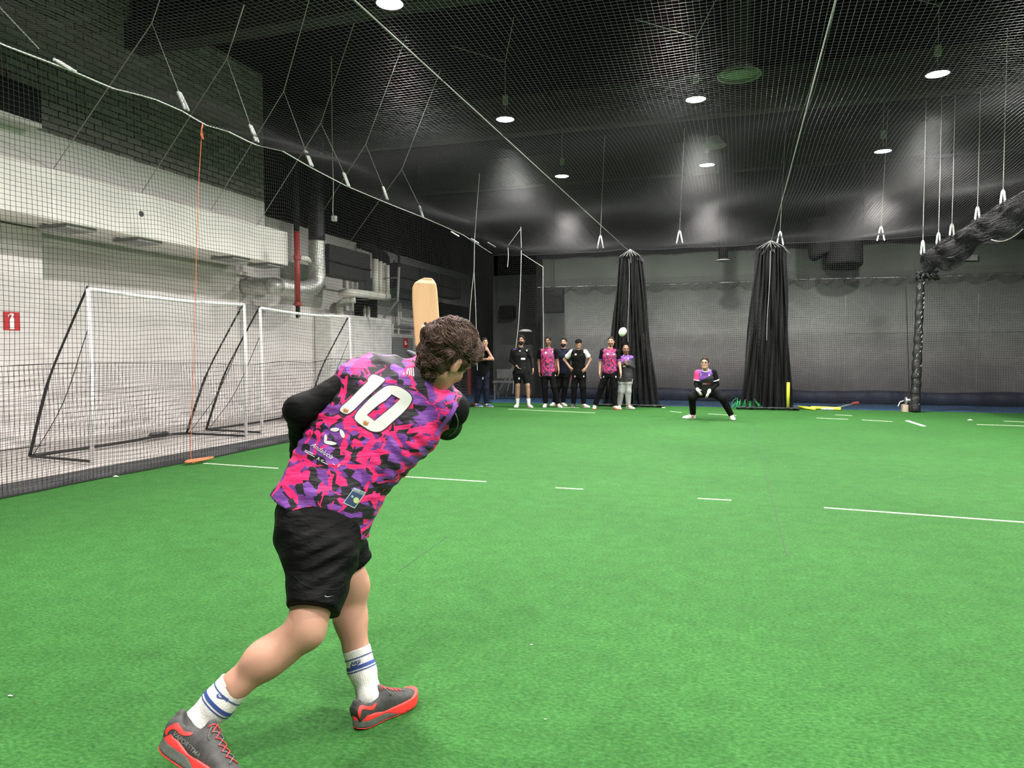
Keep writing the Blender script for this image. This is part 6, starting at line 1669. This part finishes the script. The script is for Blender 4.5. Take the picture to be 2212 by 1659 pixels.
def band(name, pts, w_, m_, parent, bvh, off=.003):
    L = catmull([Vector((x, y, 0)) for x, y in pts], 6); A_ = []; B_ = []
    for i in range(len(L)):
        t = (L[min(i+1, len(L)-1)]-L[max(i-1, 0)]).normalized(); n_ = Vector((-t.y, t.x, 0))*w_/2
        A_.append(tuple((L[i]+n_)[:2])); B_.append(tuple((L[i]-n_)[:2]))
    return decal(name, [A_+B_[::-1]], m_, parent, bvh, off, 0, 5)
def Z1(P): return [(640+x/5.924, 760+y/5.924) for x, y in P]
def inflate(P, r):
    c = (sum(p[0] for p in P)/len(P), sum(p[1] for p in P)/len(P)); Q = []
    n = len(P)
    area = sum(P[i][0]*P[(i+1) % n][1]-P[(i+1) % n][0]*P[i][1] for i in range(n))
    sg = 1 if area > 0 else -1
    for i in range(n):
        a, b_, c_ = Vector(P[i-1]), Vector(P[i]), Vector(P[(i+1) % n])
        t1 = (b_-a).normalized(); t2 = (c_-b_).normalized(); t = (t1+t2).normalized(); nr = Vector((t.y, -t.x))*sg
        Q.append(tuple(b_+nr*r))
    return Q
band('collar', [(908, 768), (922, 776), (937, 790), (949, 806), (958, 823), (963, 840)], 11, M['pinkcloth'], jersey, bvj, .004)
band('armhole_trim', [(984, 868), (980, 886), (968, 904), (954, 922), (941, 942)], 9, M['trim_purple'], jersey, bvj, .004)
M['num_white'] = mat('num_white', (.64,.63,.61), .6, var=.03); M['num_edge'] = mat('num_edge', (.035,.02,.035), .6, var=0); M['gold'] = mat('gold', (.38,.16,.03), .5, var=0)
one = smooth_poly(Z1([(985,282),(1140,345),(1128,372),(1062,435),(980,510),(880,600),(780,700),(700,775),(640,802),(553,758),(565,718),(620,665),(700,595),(800,490),(905,390),(922,378),(912,350),(950,308)]), 2)
zo = smooth_poly(Z1([(1060,500),(1150,438),(1215,430),(1300,438),(1400,492),(1475,560),(1482,620),(1430,710),(1330,810),(1230,895),(1130,990),(1060,1025),(960,1020),(860,955),(765,890),(742,840),(770,780),(860,680),(960,580)]), 2)
zi = Z1([(1222,542),(1330,604),(1240,690),(1120,790),(1000,885),(903,808),(975,740),(1060,670),(1140,620)])
decal('number_outline', [inflate(one, 2.2)], M['num_edge'], jersey, bvj, .0022, 0)
decal('number_outline', [inflate(zo, 2.2), inflate(zi, -2.0)], M['num_edge'], jersey, bvj, .0022, 0)
n1_ = decal('number_one', [one], M['num_white'], jersey, bvj, .0042, 0); n0_ = decal('number_zero', [zo, zi], M['num_white'], jersey, bvj, .0042, 0)
for (cx_, cy_, par) in ((632, 742, n1_), (888, 905, n0_)):
    k = 1.15; a = .22
    C_ = [(-34,-22),(-24,10),(-14,-12),(0,14-24),(0,14-40),(6,-10),(16,14-6),(24,-24),(36,-12),(20,30),(-22,30)]
    C_ = [(-36,-26),(-20,2),(-12,-30),(4,0),(8,-34),(16,2),(36,-22),(26,28),(-20,28)]
    pl = [(cx_+k*(x*math.cos(a)-y*math.sin(a)), cy_+k*(x*math.sin(a)+y*math.cos(a))) for x, y in C_]
    decal('crown_mark', [Z1(pl)], M['gold'], par, bvj, .0056, 0)
# sponsor leaves and script
wm = M['num_white']
for P in ([(428,992),(455,975),(500,970),(552,978),(548,1005),(505,1025),(450,1015)], [(556,985),(600,1010),(622,1060),(614,1108),(580,1090),(556,1040)],
          [(372,1045),(392,1075),(396,1120),(380,1170),(352,1160),(356,1100)], [(362,1140),(420,1138),(480,1150),(525,1175),(490,1192),(420,1190),(365,1170)]):
    decal('leaf_mark', [Z1(P)], wm, jersey, bvj, .003, 1)
text_decal('script_text', 'Andaluc\u00eda', 640+325/5.924, 760+1265/5.924, 15, math.radians(33), wm, jersey, bvj, .003, .5, .92, 4, .0)
for (x0, y0, x1, y1) in ((112,1255,215,1308),(105,1272,235,1345),(312,1385,355,1388),(318,1400,400,1443),(465,1430,495,1450)):
    a, b_ = Z1([(x0, y0), (x1, y1)]); dx, dy = b_[0]-a[0], b_[1]-a[1]; l = math.hypot(dx, dy); nx_, ny_ = -dy/l*.7, dx/l*.7
    decal('print_line', [[(a[0]+nx_, a[1]+ny_), (b_[0]+nx_, b_[1]+ny_), (b_[0]-nx_, b_[1]-ny_), (a[0]-nx_, a[1]-ny_)]], wm, jersey, bvj, .003, 0)
text_decal('print_text', 'A', 640+282/5.924, 760+1370/5.924, 11, math.radians(25), wm, jersey, bvj, .003, 0, 1, 4)
text_decal('print_text', 'E', 640+540/5.924, 760+1455/5.924, 9, math.radians(20), wm, jersey, bvj, .003, .3, 1, 4)
for k, (x0, y0, x1, y1) in enumerate(((1422,215,1418,290),(1440,208,1452,300),(1465,205,1478,308),(1495,208,1503,315))):
    decal('crest_bar', [Z1([(x0-6, y0), (x0+6, y0), (x1+7, y1), (x1-7, y1)])], wm, jersey, bvj, .003, 0)
text_decal('print_text', 'K', 640+1375/5.924, 760+285/5.924, 8, math.radians(35), wm, jersey, bvj, .003, 0, 1, 4)
# woven patch near the hem
pq = [(765, 1053), (791, 1064), (766, 1098.5), (741, 1086.5)]
def PQ(u, v): 
    a, b_, c_, d_ = pq; return ((1-u)*(1-v)*a[0]+u*(1-v)*b_[0]+u*v*c_[0]+(1-u)*v*d_[0], (1-u)*(1-v)*a[1]+u*(1-v)*b_[1]+u*v*c_[1]+(1-u)*v*d_[1])
patch = decal('hem_patch', [[PQ(0,0), PQ(1,0), PQ(1,1), PQ(0,1)]], mat('patch_edge', (.30,.42,.40), .5, var=0), jersey, bvj, .0025, 0, 6)
decal('patch_field', [[PQ(.06,.20), PQ(.94,.20), PQ(.94,.94), PQ(.06,.94)]], mat('patch_navy', (.015,.03,.09), .5, var=0), patch, bvj, .0035, 0, 6)
decal('patch_field', [[PQ(.06,.04), PQ(.94,.04), PQ(.94,.17), PQ(.06,.17)]], mat('patch_teal', (.10,.15,.17), .5, var=0), patch, bvj, .0035, 0, 6)
decal('patch_disc', [[(lambda c: (c[0]+6.2*math.cos(a), c[1]+6.6*math.sin(a)))(PQ(.72,.58)) for a in np.linspace(0, 2*PI, 18, endpoint=False)]], mat('patch_lime', (.32,.42,.16), .5, var=0), patch, bvj, .0045, 0, 6)
decal('patch_disc', [[(lambda c: (c[0]+2.6*math.cos(a), c[1]+2.8*math.sin(a)))(PQ(.30,.48)) for a in np.linspace(0, 2*PI, 14, endpoint=False)]], mat('patch_pale', (.25,.33,.36), .5, var=0), patch, bvj, .0045, 0, 6)
text_decal('patch_text', 'ECCE', *PQ(.33, .10), 5.2, math.radians(22), wm, patch, bvj, .0045, 0, 1, 4)
text_decal('patch_text', '++', *PQ(.80, .11), 5.0, math.radians(22), wm, patch, bvj, .0045, 0, 1, 4)
# --- shorts ----------------------------------------------------------------
q = NT('shorts_black'); q.inp('Roughness', .65); q.inp('Base Color', (.003,.003,.0034,1)); q.inp('Specular IOR Level', .09)
n2 = q.noise(1, 4, vec_scale=(8, 8, 22)); q.bump(n2.outputs['Fac'], .6, .03); M['shorts_black'] = q.m
g = Field()
sh1 = CW(.95, -.32, 0); sh2 = CW(.965, -.26, 0)
g.loft([nd(693, 1100, 2.58, 97, .128, sd_h), nd(691, 1150, 2.53, 96, .136, sh1), nd(693, 1205, 2.48, 83, .132, sh1), nd(688, 1258, 2.44, 66, .118, sh2), nd(676, 1318, 2.39, 55, .108, sh2)], .03)
g.sleeve(D(716, 1130, 2.64), D(757, 1222, 2.70), .098, .086, .05)
def sf(p):
    q_ = p-A3(D(700, 1200, 2.38)); s_ = q_@A3(cu); a_ = q_@A3(cr)
    return .006*np.exp(-(a_/.08)**2-(s_/.09)**2)*np.sin((s_-a_*.45)*2*PI/.05)+.010*vnoise(p, 9)+.004*vnoise(p, 24)
g.disp(sf)
shorts = sdf_mesh('shorts', g, .006, M['shorts_black'], batter, 2)
bvs = BVHTree.FromPolygons([v.co.copy() for v in shorts.data.vertices], [tuple(p.vertices) for p in shorts.data.polygons])
strip_on('panel_seam', [(637, 1245), (655, 1262), (690, 1273), (728, 1272), (742, 1262)], 1.6, M['cloth_charcoal'], shorts, bvs, .0)
strip_on('side_seam', [(768, 1152), (764, 1190), (752, 1235), (738, 1280)], 1.6, M['cloth_charcoal'], shorts, bvs, .0)
decal('swoosh_mark', [[(701, 1286), (707, 1288.5), (721, 1286.6), (708, 1290), (702, 1289)]], M['cloth_grey'], shorts, bvs, .0025, 0)
# shirt tail hanging below the jersey on the right
g = Field(); g.cone(D(786, 1138, 2.60), D(793, 1156, 2.60), .016, .010, .0); sdf_mesh('jersey_tail', g, .004, M['jersey'], batter, 1)
# --- hair ------------------------------------------------------------------
q = NT('hair_batter'); q.inp('Roughness', .6); q.inp('Specular IOR Level', .25); nz = q.noise(38, 4); r1 = q.ramp(nz.outputs['Fac'], [(.3, (.024,.013,.010,1)), (.55, (.060,.033,.024,1)), (.75, (.12,.068,.048,1))]); q.l(r1.outputs[0], q.b.inputs['Base Color']); M['hair_batter'] = q.m
g = Field()
g.ell(hp(hd, HR, 0, -.012, .036), (.090, .110, .106), HR, 0); g.ell(hp(hd, HR, 0, .060, .072), (.070, .056, .050), HR, .03); g.ell(hp(hd, HR, 0, -.036, -.030), (.068, .046, .054), HR, .03); g.ell(hp(hd, HR, 0, -.014, -.080), (.050, .036, .038), HR, .03)
g.plane(hp(hd, HR, 0, .075, .035), .92*HR[1]-.40*HR[2]); g.plane(hp(hd, HR, 0, -.02, -.125), -HR[2]+.0*HR[1])
g.ell(hp(hd, HR, .094, .008, -.026), (.022, .032, .050), HR, .010, 's'); g.ell(hp(hd, HR, -.094, .008, -.026), (.022, .032, .050), HR, .010, 's')
g.disp(lambda p: .016*vnoise(p, 34)+.006*vnoise(p, 80))
hair = sdf_mesh('hair', g, .0045, M['hair_batter'], batter, 1)
# wavy locks over the crown: tapered strands rooted in the hair
rng = random.Random(21)
hb = BVHTree.FromPolygons([v.co.copy() for v in hair.data.vertices], [tuple(p.vertices) for p in hair.data.polygons])
lk = MB(); hc_ = Vector(hp(hd, HR, 0, -.01, .03)); R_, F__, U__ = Vector(HR[0]), Vector(HR[1]), Vector(HR[2])
crown = (U__*.75-F__*.66).normalized()
n_l = 0
while n_l < 5200:
    dv = Vector((rng.gauss(0, 1), rng.gauss(0, 1), rng.gauss(0, 1))).normalized()
    r, f, u = dv.dot(R_), dv.dot(F__), dv.dot(U__)
    if u < -.985 or (f > .55 and u < .35) or (abs(r) > .5 and u < .05 and f > -.40): continue
    h = hb.ray_cast(hc_+dv*.25, -dv)
    if h[0] is None: continue
    n_l += 1
    out = dv-crown*dv.dot(crown)
    if out.length < .05: out = R_.copy()
    out.normalize(); swirl = dv.cross(crown).normalized()
    nz_ = float(vnoise(np.array(h[0]), 26)); nz2 = float(vnoise(np.array(h[0])+5, 19))
    low = u < -.25 and f < .1
    ln = rng.uniform(.012, .022) if low else rng.uniform(.030, .058)
    d_ = (out+swirl*(nz_*4.5+rng.uniform(-.25, .25))).normalized(); turn = (nz2*5.0+rng.uniform(-.35, .35))*.55
    p = h[0].copy(); pts = []; n6 = 6; lift = rng.uniform(.002, .009)*(0.4 if low else 1)
    for k in range(n6):
        dd = (p-hc_).normalized(); hh = hb.ray_cast(hc_+dd*.25, -dd)
        if hh[0] is None: break
        nn = hh[1]; t_ = k/(n6-1)
        pts.append(hh[0]+nn*(lift*math.sin(PI*min(1, t_*.85))+.0005-.002*(k == 0)))
        d_ = (d_-nn*d_.dot(nn)).normalized(); sidev = nn.cross(d_); d_ = (d_+sidev*turn*.5).normalized()
        p = hh[0]+d_*(ln/(n6-1))
    if len(pts) < n6: continue
    w0 = rng.uniform(.0011, .0024)
    lk.tube(pts, [w0*.7, w0, w0, w0*.8, w0*.5, w0*.1], 4, caps=False)
lk.build('hair_locks', M['hair_batter'], batter, smooth=True)['kind'] = 'stuff'
# ear rims
for s_ in (-1, 1):
    L = [hp(hd, HR, s_*(.083+.004*math.sin(a)), -.004+.016*math.cos(a), -.006+.030*math.sin(a)) for a in np.linspace(-2.4, 2.0, 12)]
# eyes, brows and mouth on the far side
for s_ in (-1, 1):
    e = MB().lathe([(.001, -.0095), (.0067, -.0067), (.0095, 0), (.0067, .0067), (.001, .0095)], 12, Matrix.Translation(hp(hd, HR, s_*.031*HS, .082*HS, .010*HS)), cap=False).build('eye', M['eye_white'], batter, smooth=True)
    MB().lathe([(.001, -.005), (.005, 0), (.001, .005)], 10, Matrix.Translation(hp(hd, HR, s_*.031*HS, .0898*HS, .010*HS)), cap=False).build('iris', M['eye_dark'], e, smooth=True)
    MB().tube([hp(hd, HR, s_*.016, .098, .029), hp(hd, HR, s_*.032, .096, .034), hp(hd, HR, s_*.048, .084, .029)], [.0035, .0045, .003], 6).build('eyebrow', M['hair_batter'], batter)
MB().tube([hp(hd, HR, -.022, .089, -.057), hp(hd, HR, 0, .0985, -.056), hp(hd, HR, .022, .089, -.057)], [.003, .006, .003], 6).build('lips', M['lip'], batter)
# --- socks -------------------------------------------------------------------
M['sock_white'] = mat('sock_white', (.60,.59,.56), .85, var=.05, vscale=20, bump=.5, bscale=120, bdist=.002)
M['sock_blue'] = mat('sock_blue', (.02,.05,.20), .8, var=.05)
def sock(top, A_, rt, rm, rb, foot_dir, nm):
    g = Field(); mid = top.lerp(A_, .5)
    g.sleeve(mid, top, rm, rt, .0); g.cone(mid, A_, rm, rb, .02); g.cone(A_, A_+foot_dir*.03-(top-A_).normalized()*.035, rb, rb*.85, .02)
    ax = (top-A_).normalized()
    sv = Vector((0,0,1)).cross(ax).normalized(); tv = ax.cross(sv)
    def rib(p):
        q_ = p-A3(A_); a = np.arctan2(q_@A3(sv), q_@A3(tv)); s_ = q_@A3(ax)
        return np.where((s_ < .16) & (s_ < np.linalg.norm(A3(top-A_))-.02), .0011*np.sin(a*42), 0)+np.where(s_ < .14, .003, .0006)*vnoise(p, 30)
    g.disp(rib)
    return sdf_mesh('sock', g, .0030, M['sock_white'], batter, 1)
sTR = D(507, 1480, 2.305); sTL = D(770, 1401, 2.655)
fdR = (onZ(505, 1700)-onZ(352, 1622)).normalized(); fdL = (onZ(898, 1535)-onZ(772, 1570)).normalized()
sockR = sock(sTR, J['aR'], .0535, .0505, .048, fdR, 'R'); sockL = sock(sTL, J['aL'], .0515, .047, .042, fdL, 'L')
def bands(sk, top, A_, specs, rr):
    bv = BVHTree.FromPolygons([v.co.copy() for v in sk.data.vertices], [tuple(p.vertices) for p in sk.data.polygons])
    ax = (A_-top).normalized(); sv = ax.orthogonal().normalized(); tv = ax.cross(sv)
    for (s_, w_) in specs:
        c = top+ax*s_; V = []; F_ = []; n = 40
        for k in range(n):
            a = 2*PI*k/n; dv = sv*math.cos(a)+tv*math.sin(a)
            for sgn in (-1, 1):
                cc = c+ax*(sgn*w_/2); h = bv.ray_cast(cc+dv*.2, -dv, .2)
                V.append((h[0] if h[0] is not None else cc+dv*rr)+dv*.0020)
        for k in range(n): a = 2*k; b_ = 2*((k+1) % n); F_.append((a, b_, b_+1, a+1))
        pymesh('sock_stripe', V, F_, M['sock_blue'], sk, smooth=True)
    return bv
bR = bands(sockR, sTR, J['aR'], [(.030, .004), (.066, .012), (.080, .004)], .05)
bL = bands(sockL, sTL, J['aL'], [(.029, .004), (.060, .012), (.073, .004)], .047)
def swoosh(name, x, y, s_, ang, par, bv, flip=1):
    P = [(-14,-2),(-15,5),(-10,9),(-2,7),(20,-5),(-2,3),(-8,4),(-11,1),(-11,-3)]
    c, s = math.cos(ang), math.sin(ang)
    decal(name, [[(x+(a*c-b_*s)*s_, y+(a*s+b_*c)*s_) for a, b_ in P]], M['sock_blue'], par, bv, .0015, 1, 3)
text_decal('sock_text', 'NIKE', 768, 1432, 9.5, math.radians(-14), M['sock_blue'], sockL, bL, .0018, .3, 1.0, 3, .25)
swoosh('sock_swoosh', 768, 1435, .80, math.radians(-12), sockL, bL)
text_decal('sock_text', 'NIKE', 484, 1507, 9.5, math.radians(38), M['sock_blue'], sockR, bR, .0018, -.1, 1.05, 3, .25)
swoosh('sock_swoosh', 479, 1506, .80, math.radians(36), sockR, bR)
# --- shoes -------------------------------------------------------------------
M['shoe_mesh'] = mat('shoe_mesh', (.035,.034,.033), .75, var=.3, vscale=60, bump=.5, bscale=250, bdist=.002)
M['shoe_red'] = mat('shoe_red', (.72,.035,.03), .5, var=.05); M['shoe_grey'] = mat('shoe_grey', (.075,.08,.068), .7, var=.25, vscale=40)
M['lace'] = mat('lace', (.10,.10,.09), .7, var=.4, vscale=200); M['lace_red'] = mat('lace_red', (.45,.03,.03), .7)
def running_shoe(heel, toe, up, S=1.0):
    """heel, toe: ground line of the sole; up: sole normal"""
    heel = A3(heel); toe = A3(toe); d = toe-heel; L = np.linalg.norm(d); d /= L; u = A3(up); u -= d*u.dot(d); u /= np.linalg.norm(u); s = np.cross(d, u)
    P = lambda x, y, z: heel+(d*x+s*y+u*z)*S
    k = 1.0
    up_ = Field()
    sec = [(-.002, .052, .029, .030), (.030, .058, .035, .040), (.075, .056, .036, .040), (.13, .055, .039, .044), (.18, .045, .044, .034), (.225, .038, .044, .025), (.262, .034, .034, .020), (.282, .032, .018, .012)]
    up_.loft([(P(x, 0, z), w_*S, h_*S, s) for x, z, w_, h_ in sec], .01, ex=2.4)
    up_.cone(P(.012, 0, .075), P(.004, 0, .096), .024*S, .014*S, .02)
    up_.cone(P(.118, 0, .080), P(.100, 0, .112), .028*S, .017*S, .02)
    up_.ell(P(.053, 0, .118), A3((.043, .036, .044))*S, np.array([d, s, u]), .008, 's')
    up_.plane(P(0, 0, .022), -u)
    o = sdf_mesh('shoe', up_, .0038, M['shoe_mesh'], batter, 1)
    def sole_field(z0a, z1a, extra, name, m_, par):
        f = Field()
        def fn(p):
            q_ = (p-heel)/S; x = q_@d; y = q_@s; z = q_@u
            t = np.clip(x/(.29*k), 0, 1)
            w = .034+.010*np.sin(np.clip((t-.05)/.95, 0, 1)*PI*.92)+.008*np.clip((t-.35)/.35, 0, 1)-.006*np.exp(-((t-.42)/.12)**2)
            xe = np.where(x < .034*k, (.034*k-x)/.040, np.where(x > .235*k, (x-.235*k)/.055, 0))
            wid = w*np.sqrt(np.clip(1-np.clip(xe, 0, 1)**2, 0, 1))+1e-4
            e1 = (np.abs(y)-wid)*.8
            e1 = np.maximum(e1, np.maximum(-x-.008, x-.292*k))
            z0, z1 = z0a(t), z1a(t)
            e2 = np.maximum(z0-z, z-z1)
            h = .004; a = np.maximum(e1+h, 0); b_ = np.maximum(e2+h, 0)
            return (np.sqrt(a*a+b_*b_)+np.minimum(np.maximum(e1+h, e2+h), 0)-h)*S
        lo = np.minimum(heel, toe)-.09; hi = np.maximum(heel, toe)+.09
        f.add(fn, lo, hi, 0)
        return sdf_mesh(name, f, .0036, m_, par, 1)
    spring = lambda t: .016*np.clip((t-.72)/.28, 0, 1)**2+.006*np.clip((.12-t)/.12, 0, 1)
    # red midsole sweeping from high heel to forefoot
    sole_field(lambda t: .026-.024*np.clip((t-.38)/.2, 0, 1)+spring(t)-.002*np.cos(t*60)*(t > .55), lambda t: .050+.016*np.clip((.14-t)/.14, 0, 1)-.012*np.clip((t-.2)/.15, 0, 1)+.003*np.clip((t-.4)/.2, 0, 1)+spring(t)*.9, 0, 'midsole', M['shoe_red'], o)
    # grey rear outsole
    f = sole_field(lambda t: .003+spring(t)+0*t, lambda t: .034-.024*np.clip((t-.35)/.25, 0, 1)+spring(t), 0, 'outsole', M['shoe_grey'], o)
    sole_field(lambda t: -.001+spring(t)+0*t, lambda t: .0045+spring(t)+0*t, 0, 'tread', M['shoe_red'], o)
    bv = BVHTree.FromPolygons([v.co.copy() for v in o.data.vertices], [tuple(p.vertices) for p in o.data.polygons])
    # lacing
    for i in range(6):
        x = (.118+.018*i)*k
        for sg in (-1, 1):
            pts = []
            for t in np.linspace(-1, 1, 7):
                xx = x+.010*k*t*sg; yy = .020*t
                h = bv.ray_cast(Vector(P(xx, yy, .2)), Vector(-u)); pts.append((h[0] if h[0] is not None else Vector(P(xx, yy, .08)))+Vector(u)*.0022)
            MB().tube(pts, .0021, 6).build('lace', M['lace_red' if (i+sg) % 3 else 'lace'], o, smooth=True)
    for sg in (-1, 1):       # loops of the bow
        c = Vector(P(.118*k, 0, .108)); L_ = [c, c+Vector(s*sg)*.022+Vector(u)*.006, c+Vector(s*sg)*.036+Vector(d)*.012-Vector(u)*.012, c+Vector(s*sg)*.030+Vector(d)*.022-Vector(u)*.022, c+Vector(d)*.004]
        MB().tube(catmull(L_, 5), .0018, 6).build('lace', M['lace'], o, smooth=True)
    return o, bv, P, k
hR, tR = onZ(352, 1640), onZ(503, 1722)
# rear shoe: heel raised, toe bearing on the turf
heelR = D(347, 1634, 2.18); toeR = onZ(548, 1775)+Vector((0, 0, .006))
dR_ = (toeR-heelR).normalized(); toeR = heelR+dR_*.325
if toeR.z < .004: heelR.z += .004-toeR.z; toeR.z = .004
upR = CW(.42, .80, .32); sR_ = dR_.cross((upR-dR_*upR.dot(dR_)).normalized()); lf = Vector((0, 0, abs(sR_.z)*.045)); heelR += lf; toeR += lf
shoeR, bvR, PR, kR_ = running_shoe(heelR, toeR, upR, 1.12)
heelL = onZ(768, 1577)+Vector((0, 0, .003)); yq = 1545
while yq > 1480 and (onZ(897, yq)-heelL).length < .283: yq -= 1
dL_ = (onZ(897, yq)-onZ(768, 1577)).normalized()
shoeL, bvL, PL, kL_ = running_shoe(heelL, heelL+dL_*.285, Vector((0, 0, 1)), .98)
def Z3(P): return [(320+x/9.217, 1520+y/9.217) for x, y in P]
def Z4(P): return [(730+x/7.9, 1380+y/7.9) for x, y in P]
decal('heel_band', [Z3([(345,510),(420,440),(590,368),(640,440),(700,530),(760,560),(910,575),(850,635),(700,640),(620,600),(560,520),(470,500),(400,560),(365,650),(330,590)])], M['shoe_red'], shoeR, bvR, .002, 1, 3)
decal('heel_band', [Z4([(400,1122),(550,1165),(680,1070),(622,1200),(560,1222),(430,1190),(390,1240),(385,1370),(345,1330),(340,1220),(365,1150)])], M['shoe_red'], shoeL, bvL, .002, 1, 3)
text_decal('shoe_text', 'VAPORTTMA', 403, 1609, 15, math.radians(42), mat('shoe_print', (.16,.16,.155), .6, var=0), shoeR, bvR, .003, 0, .86, 4, .1)
print('BATTER heelR', heelR, 'toeR', toeR, topix(toeR), 'ankle', J['aR'], 'heelL', heelL)
